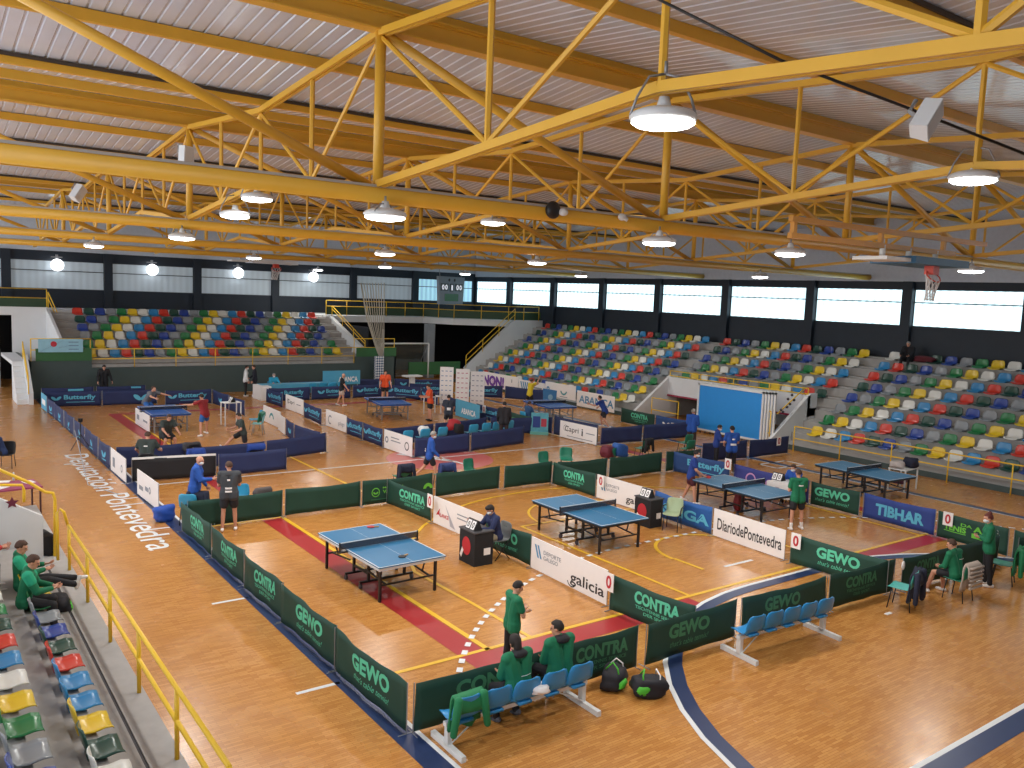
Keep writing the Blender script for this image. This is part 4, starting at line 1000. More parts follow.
# far side of court A
barrier((5.2, 43.7), (7.62, 43.5), NAVY, 'navy Butterfly panel at the far left corner', bfly(CYANP)); barrier((7.65, 43.5), (10.1, 43.4), NAVY, 'navy panel with a big wing emblem behind the leaning player', [('bfly', 0.7, 0.24, 0.42, CYANP)])
barrier((10.3, 42.7), (12.55, 42.75), NAVY, 'navy Butterfly panel behind the player in red', bfly(CYANP, 0.06, 0.9))
barrier((5.3, 45.3), (7.6, 45.3), NAVY, 'navy panel with small cyan shapes beneath the far grey-green wall, left', [('bar', 0.5, 0.8, 0.55, 0.65, CYANP)]); barrier((7.7, 45.3), (10.0, 45.3), NAVY, 'navy panel behind the person in black by the far wall', [('bfly', 0.2, 0.42, 0.14, CYANP), ('bar', 0.7, 0.9, 0.6, 0.68, CYANP)])
# right side of court A
barrier((12.55, 42.6), (12.6, 40.2), NAVY, 'navy panel with a cyan wing emblem beyond the small white desk', [('bfly', 0.5, 0.24, 0.3, CYANP)]); barrier((12.6, 40.1), (12.65, 38.0), NAVY, 'navy panel right beside the small white desk', [])
barrier((12.95, 36.4), (12.85, 34.0), WHITEC, 'white banner with a teal arch', [('arc', 0.5, 0.2, 0.34, mat('teal print', (60, 150, 160), 0.6), 20, 160, 0.3)], rigid=True)
barrier((12.7, 33.9), (12.5, 32.6), WHITEC, 'small white card panel next to the teal arch banner', rigid=True, h=0.7)
barrier((12.5, 32.5), (12.2, 30.9), NAVY, 'navy panel with a cyan wing emblem right of the teal arch banner', [('bfly', 0.5, 0.24, 0.28, CYANP)]); barrier((12.2, 30.8), (12.4, 28.8), NAVY, 'navy panel ending beside the kneeling player', [('bar', 0.5, 0.7, 0.2, 0.3, CYANP)])
# left side of court B
barrier((15.15, 42.2), (15.2, 40.0), NAVY, 'navy Butterfly panel at the corner of the officials table', bfly(CYANP)); barrier((15.25, 39.7), (15.2, 37.3), WHITEC, 'white Capri banner on the far middle aisle', [('ring', 0.14, 0.44, 0.12, BLACKP, 0.15), ('t', 'Capri', 0.12, 0.5, 0.3, 0.54, BLACKP, 0.0, 0), ('bar', 0.62, 0.85, 0.4, 0.44, GREYP)], rigid=True)
barrier((14.98, 36.7), (14.8, 34.3), NAVY, 'navy Butterfly panel between two white banners', bfly(CYANP, 0.02, 0.92)); barrier((14.97, 34.2), (14.95, 32.05), WHITEC, 'white banner with grey script on the middle aisle', [('arc', 0.22, 0.34, 0.2, GREYP, 40, 300, 0.3), ('t', 'galego', 0.62, 0.92, 0.2, 0.42, GREYP, 0.0, 0)], rigid=True)
barrier((14.85, 31.8), (14.83, 30.3), NAVY, 'short navy Butterfly panel on the middle aisle', bfly(CYANP, 0.0, 0.95)); barrier((14.83, 30.25), (14.83, 28.55), NAVY, 'navy Butterfly panel left of the round emblem banner', bfly(CYANP, 0.04, 0.95))
barrier((14.85, 28.45), (14.9, 26.35), WHITEC, 'white banner with two round emblems beside the walking man', [('ring', 0.1, 0.38, 0.13, GREYP, 0.5), ('ring', 0.82, 0.36, 0.16, BLACKP, 0.25), ('bar', 0.25, 0.55, 0.5, 0.54, GREYP), ('bar', 0.25, 0.6, 0.38, 0.42, GREYP)], rigid=True)
# far side of court B
for k, (x0, x1) in enumerate(((15.3, 17.6), (17.65, 19.95), (20.05, 21.95))):
    barrier((x0, 42.3), (x1, 42.35), NAVY, ['navy Butterfly panel in front of the masked official', 'navy Butterfly panel behind the walking man in black', 'navy Butterfly panel beside the orange player at the far end'][k], bfly(CYANP, 0.15, 0.85))
barrier((22.05, 42.3), (23.3, 40.4), NAVY, 'navy Butterfly panel turning the corner behind the orange player', bfly(CYANP, 0.04, 0.94)); barrier((23.3, 40.3), (23.0, 38.1), NAVY, 'navy Butterfly panel behind the second orange player', bfly(CYANP, 0.04, 0.92))
barrier((24.0, 44.9), (26.6, 43.6), NAVY, 'navy Butterfly panel before the stored goal', bfly(CYANP, 0.1, 0.8)); barrier((21.7, 45.2), (23.9, 44.95), NAVY, 'navy panel beside the patterned post', bfly(CYANP, 0.4, 1.0)[1:])
barrier((22.0, 34.7), (21.75, 32.2), SKYC, 'light blue ABANCA board in the far middle court', [('t', 'ABANCA', 0.25, 0.85, 0.22, 0.5, WHITEC, 0.03, 0)], rigid=True, h=0.85)
barrier((17.45, 45.0), (19.6, 45.0), NAVY, 'navy panel behind the officials area', [('bar', 0.4, 0.6, 0.55, 0.62, CYANP)])
# near side of court B: two rows of navy with chairs between
barrier((14.9, 28.6), (17.35, 29.0), NAVY, 'navy panel closing the near side of the far middle court'); barrier((17.4, 29.0), (20.4, 29.6), NAVY, 'navy panel behind the row of light blue chairs')
barrier((14.95, 26.3), (17.45, 26.45), NAVY, 'navy panel in front of the light blue chairs, left one'); barrier((17.5, 26.45), (20.45, 27.0), NAVY, 'navy panel in front of the light blue chairs, right one')
barrier((20.5, 29.5), (22.3, 28.8), NAVY, 'navy panel at the corner behind the man in dark clothes')
barrier((22.6, 36.3), (22.4, 34.0), NAVY, 'navy Butterfly panel behind the light blue board', bfly(CYANP)); barrier((22.5, 33.6), (22.45, 31.4), NAVY, 'navy Butterfly panel with a number card between far courts', bfly(CYANP)); barrier((22.45, 31.3), (22.35, 28.9), GREENC, 'green panel with a small pale line, near the man in dark clothes', [('bar', 0.2, 0.6, 0.45, 0.5, MINTD)])
barrier((23.6, 42.3), (25.9, 41.5), NAVY, 'navy Butterfly panel behind the white roll-up stands', bfly(CYANP, 0.2, 0.9)); barrier((26.0, 40.9), (28.3, 39.6), NAVY, 'navy Butterfly panel left of the yellow player', bfly(CYANP, 0.15, 0.9)); barrier((28.4, 39.5), (29.6, 37.0), NAVY, 'plain navy panel right of the yellow player')
# court C near side
barrier((23.1, 30.6), (23.05, 28.4), NAVY, 'navy panel with a wing emblem behind the scoreboard stand', [('bfly', 0.3, 0.24, 0.3, CYANP), ('bfly', 0.75, 0.24, 0.3, CYANP)])
barrier((23.05, 28.3), (23.1, 25.45), mat('navy frame', (36, 48, 86), 0.7), 'long navy panel carrying the white Capri board', h=0.86)
barrier((22.93, 27.7), (23.0, 25.4), WHITEC, 'white Capri board in front of the navy panel', [('ring', 0.16, 0.46, 0.13, BLACKP, 0.12), ('t', 'Capri', 0.14, 0.52, 0.26, 0.56, BLACKP, 0.005, 0), ('t', 'i', 0.6, 0.64, 0.26, 0.56, BLACKP, 0.01, 0), ('bar', 0.72, 0.95, 0.4, 0.44, GREYP), ('bar', 0.2, 0.9, 0.12, 0.15, GREYP)], rigid=True)
barrier((23.2, 25.4), (25.5, 25.3), NAVY, 'plain navy panel right of the Capri board'); barrier((25.55, 25.3), (28.6, 25.2), NAVY, 'plain navy panel running towards the doorway')
barrier((28.6, 29.9), (28.4, 27.4), GREENC, 'green CONTRA panel beside the lunging player in blue', contra(MINT, 0.3, 0.82)); barrier((28.35, 27.3), (28.5, 25.3), mat('mid blue cloth', (38, 72, 128), 0.7), 'blue panel with a wing emblem near the doorway', [('bfly', 0.3, 0.3, 0.26, WHITEC), ('bar', 0.45, 0.8, 0.4, 0.5, WHITEC)])
barrier((24.4, 21.0), (26.75, 20.75), NAVY, 'plain navy panel behind the standing pair in blue'); barrier((26.8, 20.7), (29.3, 20.7), NAVY, 'plain navy panel ending at the number card by the right stand')
# advertising banners hung along the side stand
def ad(p0, p1, label, prints, z0=0.35, z1=1.15, x=30.05):
    y0, y1 = atx(p0, 372+(p0-484)*0.19, x).y, atx(p1, 372+(p1-484)*0.19, x).y
    r = barrier((x, y0), (x, y1), WHITEC, label, prints, rigid=True, h=z1-z0, zb=0.0, posts=False, cat='banner', name='advertising_banner'); r.location.z = z0; return r
ad(483, 518.5, 'white banner with huge purple NON! lettering', [('t', 'NON!', 0.02, 0.62, 0.06, 0.74, VIOLP, 0.06, 0), ('ring', 0.3, 0.4, 0.12, mat('pink print', (200, 150, 200), 0.6), 0.5), ('bar', 0.78, 0.9, 0.1, 0.14, GREYP), ('bar', 0.82, 0.84, 0.5, 0.7, GREYP)], 0.2, 1.1)
ad(519, 545, 'white banner with blue slanted stripes behind the yellow player', [('stripe', 0.06, 0.1, 0.6, BLUEP, 4), ('bar', 0.6, 0.9, 0.4, 0.5, GREYP)], 0.2, 1.0)
ad(545.5, 576, 'white banner with a green and blue curved emblem', [('arc', 0.62, 0.5, 0.32, mat('teal print', (60, 150, 160), 0.6), 200, 340, 0.3), ('bar', 0.5, 0.75, 0.06, 0.1, GREYP), ('ring', 0.1, 0.4, 0.14, BLUEP, 0.6)])
ad(577.5, 615, 'white ABANCA banner with light blue letters', [('t', 'ABANCA', 0.06, 0.98, 0.2, 0.62, BLUEP, 0.02, 0)], 0.1, 0.95)
# number cards
def card(p, rz, label, txt='0'):
    r = empty('number_card', p, rz, label, 'number card'); b = MB(); b.box(-0.13, 0.13, -0.006, 0.006, -0.18, 0.18); b.build('card', WHITEC, r)
    b = MB(); b.text(txt, Matrix.Translation((-0.075, -0.009, -0.13)) @ Matrix.Rotation(PI/2, 4, 'X'), 0.15, 0.26, 0.03); b.build('digit', REDP, r, fix=False)
for px, py, x, lab in ((430, 501, 10.98, 'number card at the left end of the red triangle banner'), (609, 582, 10.9, 'number card between the galicia banner and a green panel'), (601, 481, 16.85, 'number card on the green panel behind the second table'), (796, 541, 16.72, 'number card right of the newspaper banner'), (728, 464, 22.1, 'number card on the blue panel behind the masked player'), (948, 519, 22.28, 'number card on the lime lettered green panel'), (484, 409, 22.4, 'number card between the far courts')):
    card(atx(px, py, x), -PI/2, lab)
card(aty(779, 441, 20.6), 0, 'number card at the end of the plain navy panels by the right stand')
# ================================================================== FURNITURE
BENCHB = mat('bench blue', (42, 140, 204), 0.32, var=0.05)
def bench(p, q, n, label):
    p, q = Vector((*p, 0)), Vector((*q, 0)); d = q-p; L_ = d.length
    r = empty('beam_bench', (p+q)/2, math.atan2(d.y, d.x), label, 'bench')
    b = MB(); b.box(-L_/2+0.02, L_/2-0.02, -0.04, 0.04, 0.33, 0.39); b.build('beam', WHT, r)
    for s_ in (-1, 1):
        x = s_*(L_/2-0.08)
        b = MB(); b.bar((x, 0, 0.05), (x, 0, 0.34), 0.09, 0.07); b.bar((x, -0.40, 0.04), (x, 0.40, 0.04), 0.07, 0.08); b.build('leg_frame', WHT, r)
        b = MB(); b.tube([(x, -0.05, 0.08), (x-s_*0.5, 0, 0.34)], 0.012, 6); b.build('brace', WHT, r)
    for i in range(n):
        x = -L_/2+0.27+(L_-0.54)*i/(n-1)
        o = seat_mesh('x').build('seat', BENCHB, r, smooth=True); o.scale = (0.95, 1.1, 1.02); o.location = (x, -0.17, 0.44); o.rotation_euler = (0, 0, PI/2)
    return r
bench((5.64, 8.95), (8.12, 8.92), 5, 'five-seat blue bench with a green jacket and two seated spectators')
bench((11.42, 8.80), (13.80, 8.66), 5, 'empty five-seat blue bench on white legs at the front right')
def chair(p, rz, col, leg, label, group=None, style=0, name='plastic_chair'):
    r = empty(name, p, rz, label, 'chair', group)     # faces local +y
    b = MB(); N, K = 7, 9; prof = [(0.24, 0.435), (0.20, 0.45), (0.0, 0.435), (-0.14, 0.44), (-0.19, 0.48), (-0.21, 0.56), (-0.235, 0.68), (-0.25, 0.78), (-0.255, 0.815)]
    wd = [0.2, 0.22, 0.225, 0.22, 0.215, 0.22, 0.225, 0.21, 0.15]; vs = []
    for off in (0, 1):
        for (y, z), w_ in zip(prof, wd):
            for j in range(N):
                t = -1+2*j/(N-1); bk = z > 0.5
                vs.append((t*w_, y + (0.03*t*t if bk else 0)-(0.014 if off and bk else 0), z+(0 if bk else 0.02*abs(t)**3)-(0.014 if off and not bk else 0)))
    fs = []
    for off in (0, 1):
        for i in range(K-1):
            for j in range(N-1):
                a = off*K*N+i*N+j; fs.append((a, a+1, a+N+1, a+N))
    rim = [j for j in range(N)] + [i*N+N-1 for i in range(1, K)] + [(K-1)*N+j for j in range(N-2, -1, -1)] + [i*N for i in range(K-2, 0, -1)]
    for k in range(len(rim)): a, c = rim[k], rim[(k+1) % len(rim)]; fs.append((a, c, c+K*N, a+K*N))
    b.add(vs, fs); b.build('shell', col, r, smooth=True)
    for sx in (-1, 1):
        for sy in (-1, 1):
            b = MB()
            if style == 1: b.tube([(sx*0.2, sy*0.2, 0.0), (sx*0.2, -sy*0.18, 0.43)], 0.012, 6)
            else: b.tube([(sx*0.2, sy*0.22, 0.0), (sx*0.18, sy*0.16, 0.43)], 0.012, 6)
            b.build('leg', leg, r, smooth=True)
    if style == 2:
        b = MB()
        for sx in (-1, 1): b.tube([(sx*0.24, -0.2, 0.62), (sx*0.25, 0.12, 0.63), (sx*0.24, 0.2, 0.45)], 0.018, 6)
        b.build('armrest', leg, r, smooth=True)
    return r
TEAL = mat('teal plastic', (34, 124, 98), 0.35); LBLUE = mat('light blue plastic', (58, 158, 200), 0.35); PALEG = mat('pale green plastic', (168, 186, 150), 0.4); TURQ = mat('turquoise plastic', (80, 180, 172), 0.4)
chair((14.5, 21.75, 0), PI+0.2, TEAL, BLK, 'green plastic chair behind the back row, left of two others') ; chair((17.45, 21.7, 0), PI, TEAL, BLK, 'green plastic chair behind the back row, middle one'); chair((18.55, 22.0, 0), PI-0.6, TEAL, BLK, 'green plastic chair behind the back row, turned to the right')
chair((7.1, 21.4, 0), PI, LBLUE, BLK, 'light blue chair behind the gray-shirted player'); chair((5.75, 21.35, 0), -0.6, LBLUE, BLK, 'light blue chair with a coat at the corner by the blue bag')
chair((16.42, 15.0, 0), PI/2+0.5, PALEG, BLK, 'pale green folding armchair beside the second umpire desk', style=2)
chair((10.98, 15.33, 0), PI/2, mat('grey plastic', (112, 118, 120), 0.4), BLK, 'folding chair the desk umpire sits on', style=1)
chair((16.35, 8.60, 0), 0.25, TURQ, BLK, 'chair with turquoise seat under dark jackets, right foreground'); chair((17.95, 8.25, 0), -0.03, TEAL, BLK, 'chair of the seated spectator in green at the right'); chair((20.0, 8.25, 0), 0.3, TEAL, BLK, 'chair with a turquoise pad and green jacket at the right edge')
chair((12.15, 22.1, 0), 0, TEAL, BLK, 'chair covered with a dark jacket, left of the walking man'); chair((13.35, 21.7, 0), 0, TEAL, BLK, 'chair covered with a navy jacket, right of the walking man')
chair((20.2, 21.6, 0), 0.3, TEAL, BLK, 'chair under the maroon bag and blue jacket'); chair((22.6, 22.4, 0), 0.2, TEAL, BLK, 'green chair with a dark coat near the navy panels'); chair((24.2, 21.6, 0), 0, TEAL, BLK, 'green chair beside the small person in blue'); chair((25.2, 22.6, 0), 0, TEAL, BLK, 'green chair near the older man in blue')
for k, (x, lab) in enumerate(((15.35, 'leftmost light blue chair between the navy rows'), (16.15, 'light blue chair under a white jacket'), (17.0, 'third light blue chair between the navy rows'), (18.5, 'light blue chair right of the black bag'), (19.2, 'light blue chair with clothes, near the dark clothed man'), (19.8, 'second light blue chair from the right end'), (20.5, 'rightmost light blue chair between the navy rows'))):
    chair((x, 27.7+0.1*k, 0), 0, LBLUE, GREYM, lab, 'light blue chairs between the navy rows')
chair((11.9, 34.3, 0), PI/2, LBLUE, GREYM, 'light blue chair beside the small white desk, far left court'); chair((11.6, 33.2, 0), PI/2-0.5, mat('mint plastic', (120, 190, 196), 0.4), GREYM, 'mint chair with a green coat, far left court')
chair((2.55, 30.3, 0), PI*0.9, BLK, BLK, 'black chair of the person in a blue jacket at the left edge'); chair((2.35, 34.2, 0), PI*0.9, LBLUE, GREYM, 'blue chair at the far left edge of the hall')
for k in range(6):
    chair((19.2+0.62*k if k < 2 else 16.9+0.62*k, 43.4+0.05*k, 0), 0, LBLUE, GREYM, ['light blue chair by the far officials table, first', 'light blue chair by the far officials table, second', 'light blue chair behind the walking man, first', 'light blue chair behind the walking man, second', 'light blue chair behind the walking man, third', 'light blue chair behind the walking man, fourth'][k], 'light blue chairs at the far officials table')

def umpire_desk(x0, x1, y0, y1, h, label):
    r = empty('umpire_desk', ((x0+x1)/2, (y0+y1)/2, 0), 0, label, 'desk'); hx, hy = (x1-x0)/2, (y1-y0)/2
    b = MB(); b.box(-hx, hx, -hy, hy, 0.0, h-0.03); b.build('cover', BLACKC, r)
    b = MB(); b.box(-hx-0.02, hx+0.02, -hy-0.02, hy+0.02, h-0.03, h); b.build('desk_top', mat('desk top', (70, 70, 74), 0.5), r)
    b = MB(); n = 24; b.add([(-hx-0.004, 0.02+0.17*math.cos(2*PI*i/n), h*0.52+0.21*math.sin(2*PI*i/n)) for i in range(n)], [tuple(range(n))]); b.build('red_disc', REDP, r, fix=False)
    b = MB(); b.add([(-hx-0.005, 0.13, h*0.36), (-hx-0.005, 0.19, h*0.44), (-hx-0.005, 0.28, h*0.2), (-hx-0.005, 0.22, h*0.12)], [(0, 1, 2, 3)]); b.build('pale_handle_print', WHITEC, r, fix=False); b = MB(); b.box(hx*0.0, hx*0.7, -hy-0.006, -hy-0.001, h*0.3, h*0.5); b.build('white_print', WHITEC, r, fix=False)
    return r
umpire_desk(10.12, 10.62, 15.0, 15.62, 0.78, 'black umpire desk with a red disc, in front of the seated umpire')
umpire_desk(15.95, 16.4, 15.35, 15.95, 0.78, 'black umpire desk with a red disc beside the pale folding chair')
def flip_score(p, rz, label, s_=0.85):
    r = empty('flip_scoreboard', p, rz, label, 'scoreboard'); w_ = 0.22*s_
    b = MB(); b.prism([(-0.13*s_, 0), (0.13*s_, 0), (0.02*s_, 0.26*s_), (-0.02*s_, 0.26*s_)], 'x', -w_, w_); b.build('stand', BLACKC, r)
    b = MB()
    for x0 in (-0.19, 0.02):
        a, c = (0.136*s_, 0.025*s_), (0.034*s_, 0.235*s_)
        b.add([(x0*s_, -a[0], a[1]), ((x0+0.17)*s_, -a[0], a[1]), ((x0+0.17)*s_, -c[0], c[1]), (x0*s_, -c[0], c[1])], [(0, 1, 2, 3)])
    b.build('score_sheet', WHITEC, r, fix=False)
    b = MB(); tilt = math.atan2(0.21, 0.102)
    for x0 in (-0.15, 0.06): b.text('0', Matrix.Translation((x0*s_, -0.124*s_, 0.055*s_)) @ Matrix.Rotation(tilt, 4, 'X'), 0.09*s_, 0.16*s_, 0.02)
    b.build('digit', BLACKP, r, fix=False)
flip_score((10.28, 15.3, 0.78), -PI/2, 'flip scoreboard on the umpire desk with the seated umpire'); flip_score((16.12, 15.68, 0.78), -PI/2, 'flip scoreboard on the empty umpire desk')
def white_desk(p, rz, label, w_=0.7, d_=0.5, h=0.75):
    r = empty('white_desk', p, rz, label, 'table'); b = MB(); b.box(-w_/2, w_/2, -d_/2, d_/2, h-0.03, h); b.build('table_top', WHT, r)
    for sx in (-1, 1):
        for sy in (-1, 1): b = MB(); b.bar((sx*(w_/2-0.03), sy*(d_/2-0.03), 0), (sx*(w_/2-0.03), sy*(d_/2-0.03), h-0.03), 0.04); b.build('leg', WHT, r)
    return r
white_desk((11.35, 35.9, 0), 0.1, 'tall narrow white desk in the far left court', 0.75, 0.5, 1.0); flip_score((11.4, 35.9, 1.0), -PI/2, 'flip scoreboard on the tall white desk, far left court')
white_desk((27.3, 14.7, 0), 0.1, 'white desk with bags in front of the right stand', 1.0, 0.6)
white_desk((21.65, 15.2, 0), PI/2, 'white umpire desk behind the player in green', 0.8, 0.5)
white_desk((21.2, 35.6, 0), 0.2, 'white desk with a scoreboard in the far middle court', 0.8, 0.5, 0.9); flip_score((21.15, 35.6, 0.9), -PI/2, 'flip scoreboard on the white desk, far middle court')
b = MB(); b.box(-0.28, 0.02, -0.38, 0.38, 0.3, 0.74); 
r = empty('desk_cloth', (21.4, 15.2, 0), 0, 'white printed cloth hanging over the front of the umpire desk, third court', 'cloth'); b.build('cloth', WHITEC, r)
b = MB(); b.add([(-0.285, 0.18*math.cos(2*PI*i/20), 0.5+0.12*math.sin(2*PI*i/20)) for i in range(20)], [tuple(range(20))]); b.build('emblem', mat('plum print', (110, 50, 110), 0.6), r, fix=False)
flip_score((21.5, 15.45, 0.75), -PI/2, 'flip scoreboard on the white umpire desk, third court')
# long officials table with blue and white cloths
r = empty('officials_table', (17.3, 43.9, 0), 0, 'long table with a light blue cloth where the masked official sits', 'table')
b = MB(); b.box(-1.9, 2.1, -0.35, 0.35, 0.72, 0.76); b.build('table_top', SKYC, r); b = MB(); b.box(-1.9, 2.1, -0.37, -0.35, 0.25, 0.76); b.build('cloth', SKYC, r)
b = MB(); b.box(-2.15, -1.6, -0.95, 0.35, 0.0, 0.74); b.build('white_cloth', WHITEC, r)
r = empty('umbrella_stand_table', aty(412, 382, 43.5), 0, 'small white flat table on a thick post by the far corner', 'table'); r.location.z = 0
b = MB(); b.box(-0.55, 0.55, -0.3, 0.3, 0.98, 1.06); b.build('table_top', WHT, r); b = MB(); b.box(-0.13, 0.13, -0.13, 0.13, 0, 0.98); b.build('post', WHT, r)
r.name = 'pedestal_table'
# light blue printed board at far centre
r = empty('poster_board', (20.3, 44.3, 0), 0.0, 'light blue ABANCA board behind the orange player at the far end', 'board')
b = MB(); b.box(-1.15, 1.15, -0.02, 0.02, 0.55, 1.35); b.build('sheet', SKYC, r); b = MB(); b.text('ABANCA', Matrix.Translation((-0.2, -0.025, 0.7)) @ Matrix.Rotation(PI/2, 4, 'X'), 1.2, 0.3, 0.03); b.build('lettering', WHITEC, r, fix=False)
b = MB(); 
for x in (-1.0, 1.0): b.tube([(x, 0, 0), (x, 0, 0.55)], 0.02, 6)
b.build('stand', GREYM, r)
# roll-up banners
for k, pp in enumerate((atz(447, 367, 2.05), atz(463, 369, 2.05), atz(478, 371.5, 2.05))):
    r = empty('roll_up_banner', (pp.x, pp.y, 0), -0.62, ['leftmost', 'middle', 'rightmost'][k] + ' of the three tall white roll-up banners', 'banner', 'roll-up banners')
    b = MB(); b.box(-0.36, 0.36, -0.01, 0.01, 0.08, 2.05); b.build('sheet', WHITEC, r)
    b = MB(); b.box(-0.38, 0.38, -0.1, 0.1, 0, 0.09); b.build('base', GREYM, r)
    b = MB()
    for i in range(3):
        for j in range(7): b.box(-0.29+i*0.22, -0.17+i*0.22, -0.014, -0.011, 0.25+j*0.26, 0.29+j*0.26)
    b.build('logo_grid', mat('logo tint %d' % k, [(120, 150, 190), (196, 110, 130), (150, 150, 170)][k], 0.6), r, fix=False)
# scoreboard stand / poster figure at the far middle
r = empty('poster_stand', (22.5, 28.6, 0), -0.7, 'standing display with a blue and red picture between far courts', 'display')
b = MB(); b.box(-0.38, 0.38, -0.02, 0.02, 0.12, 0.95); b.build('panel', mat('display teal', (92, 170, 190), 0.5, var=0.3, scale=8), r)
b = MB(); b.box(-0.3, 0.02, -0.026, -0.021, 0.3, 0.8); b.build('blue_shape', mat('display blue', (40, 66, 140), 0.5), r); b = MB(); b.box(0.06, 0.3, -0.026, -0.021, 0.35, 0.7); b.build('red_shape', mat('display red', (176, 60, 80), 0.5), r)
b = MB(); b.box(-0.4, 0.4, -0.12, 0.12, 0, 0.12); b.build('base', mat('display base', (110, 180, 170), 0.5), r)
q_ = aty(550, 403, 33.6)
r = empty('display_board', (q_.x, q_.y, 0), -0.5, 'tall light blue board with an orange emblem behind the far right table', 'board')
b = MB(); b.prism([(-0.36, 0.45), (0.3, 0.45), (0.34, 1.2), (-0.4, 1.3)], 'y', -0.02, 0.02); b.build('panel', mat('board light blue', (70, 130, 180), 0.5), r); b = MB(); b.tube([(0, 0, 0), (0, 0, 0.45)], 0.02, 6); b.build('stand', GREYM, r)
b = MB(); b.ell((0.0, -0.03, 0.85), 0.13, 0.012, 0.15); b.build('emblem', mat('emblem light', (150, 190, 210), 0.5), r)
# camera tripod by the left line
r = empty('tripod', (4.95, 32.2, 0), 0, 'small black camera tripod outside the left line', 'tripod')
b = MB()
b.tube([(0, 0, 0.5), (0, 0, 1.05)], 0.02, 6); b.build('column', BLK, r)
for a in (0.3, 2.4, 4.5): b = MB(); b.tube([(0, 0, 0.62), (0.38*math.cos(a), 0.38*math.sin(a), 0)], 0.014, 6); b.build('leg', BLK, r)
b = MB(); b.box(-0.07, 0.07, -0.05, 0.05, 1.05, 1.17); b.tube([(0, -0.05, 1.11), (0, -0.13, 1.11)], 0.03, 8); b.build('camera_head', BLK, r)
r = empty('light_stand', (4.3, 26.8, 0), 0, 'thin dark stand lying across the floor lettering', 'stand')
b = MB(); b.tube([(0, 0, 0), (0.25, 3.9, 1.0)], 0.012, 6); b.tube([(0, 0, 0), (0.5, -1.6, 0.02)], 0.01, 6); b.build('pole', GREYM, r)

# ------------------------------------------------------------------ bags and clothes
def soft(name, p, rz, size, col, label, cat, extra=None, squash=0.6, seed=1, parts=(), strap=False):
    r = empty(name, p, rz, label, cat); rnd = random.Random(seed); ph = [rnd.uniform(0, 6) for _ in range(4)]
    b = MB()
    def fn(d):
        g = 1 + 0.09*math.sin(3*d.x+ph[0]+2*d.z) + 0.08*math.sin(4*d.y+ph[1]) + 0.06*math.sin(7*d.z+ph[2]+3*d.x)
        m_ = max(abs(d.x), abs(d.y), abs(d.z)); return g*(1+squash*(1/m_-1))
    b.ell((0, 0, size[2]), size[0], size[1], size[2], n=18, k=12, fn=fn); b.build('body', col, r, smooth=True)
    if strap:
        sx_, sy_, sz_ = size
        for q_ in (-1, 1):
            b = MB(); b.tube([(q_*sx_*0.45, -sy_*0.8, sz_*0.9), (q_*sx_*0.5, -sy_*0.55, sz_*2.3), (q_*sx_*0.35, 0.0, sz_*2.75), (q_*sx_*0.45, sy_*0.6, sz_*2.0)], 0.013, 6); b.build('strap', WHITEC if q_ > 0 else LIMEB, r, smooth=True)
    for nm, c, s_, m in parts: b = MB(); b.ell(c, *s_, n=12, k=8, fn=fn); b.build(nm, m, r, smooth=True)
    return r
DKB = mat('dark bag', (34, 34, 42), 0.7); LIMEB = mat('lime bag', (84, 196, 60), 0.6); JGREEN = mat('jacket green', (26, 124, 78), 0.7, var=0.12, scale=8); JDARK = mat('jacket dark navy', (28, 34, 56), 0.8, var=0.15, scale=8)
soft('sports_bag', (8.85, 9.10, 0), 0.5, (0.24, 0.17, 0.16), DKB, 'black and lime sports bag against the panel, right of the bench', 'bag', parts=(('lime_pocket', (-0.05, -0.12, 0.12), (0.13, 0.09, 0.07), LIMEB),), seed=2, strap=True)
soft('sports_bag', (9.15, 8.62, 0), -0.5, (0.27, 0.16, 0.15), DKB, 'black and lime sports bag lying nearest the camera, right of the bench', 'bag', parts=(('lime_pocket', (-0.13, -0.08, 0.14), (0.12, 0.1, 0.07), LIMEB), ), seed=5, strap=True)
soft('sports_bag', (2.12, 16.2, 0.12), 0.2, (0.16, 0.22, 0.17), DKB, 'black and lime sports bag at the feet of the seated spectators', 'bag', parts=(('lime_pocket', (0.1, -0.06, 0.14), (0.08, 0.13, 0.08), LIMEB),), seed=8)
soft('folded_jacket', (7.10, 8.78, 0.50), 0, (0.15, 0.13, 0.06), WHITEC, 'white cloth lying on the fourth bench seat', 'cloth', seed=4)
soft('holdall', (5.25, 21.9, 0), 0.3, (0.26, 0.2, 0.2), mat('royal blue bag', (28, 76, 170), 0.6), 'royal blue holdall on the floor outside the left line', 'bag', seed=9)
soft('sports_bag', (7.55, 21.25, 0.45), 0.2, (0.24, 0.14, 0.16), mat('grey fur', (86, 80, 80), 0.9), 'dark grey bag beside the light blue chair', 'bag', seed=10)
soft('backpack', (7.6, 28.05, 0.45), 0.2, (0.28, 0.2, 0.2), mat('charcoal bag', (58, 58, 64), 0.8), 'charcoal bag leaning at the navy panel near the seated man', 'bag', seed=11)
soft('backpack', (20.0, 21.5, 0.45), 0.4, (0.25, 0.2, 0.22), mat('maroon bag', (104, 32, 48), 0.7), 'maroon bag on a chair behind the wrinkled green panel', 'bag', seed=12)
soft('folded_jacket', (20.55, 21.45, 0.45), 0.0, (0.28, 0.2, 0.25), mat('jacket blue', (42, 88, 160), 0.7, var=0.25, scale=9), 'blue jacket on a chair beside the maroon bag', 'jacket', seed=13)
soft('backpack', (17.85, 27.9, 0.45), 0.4, (0.2, 0.16, 0.2), BLACKC, 'black bag among the light blue chairs', 'bag', seed=14)
soft('backpack', (18.0, 29.0-0.5, 0.5), 0.4, (0.3, 0.18, 0.22), mat('red jacket', (178, 44, 52), 0.7), 'red jacket heaped behind the light blue chairs', 'jacket', seed=15)
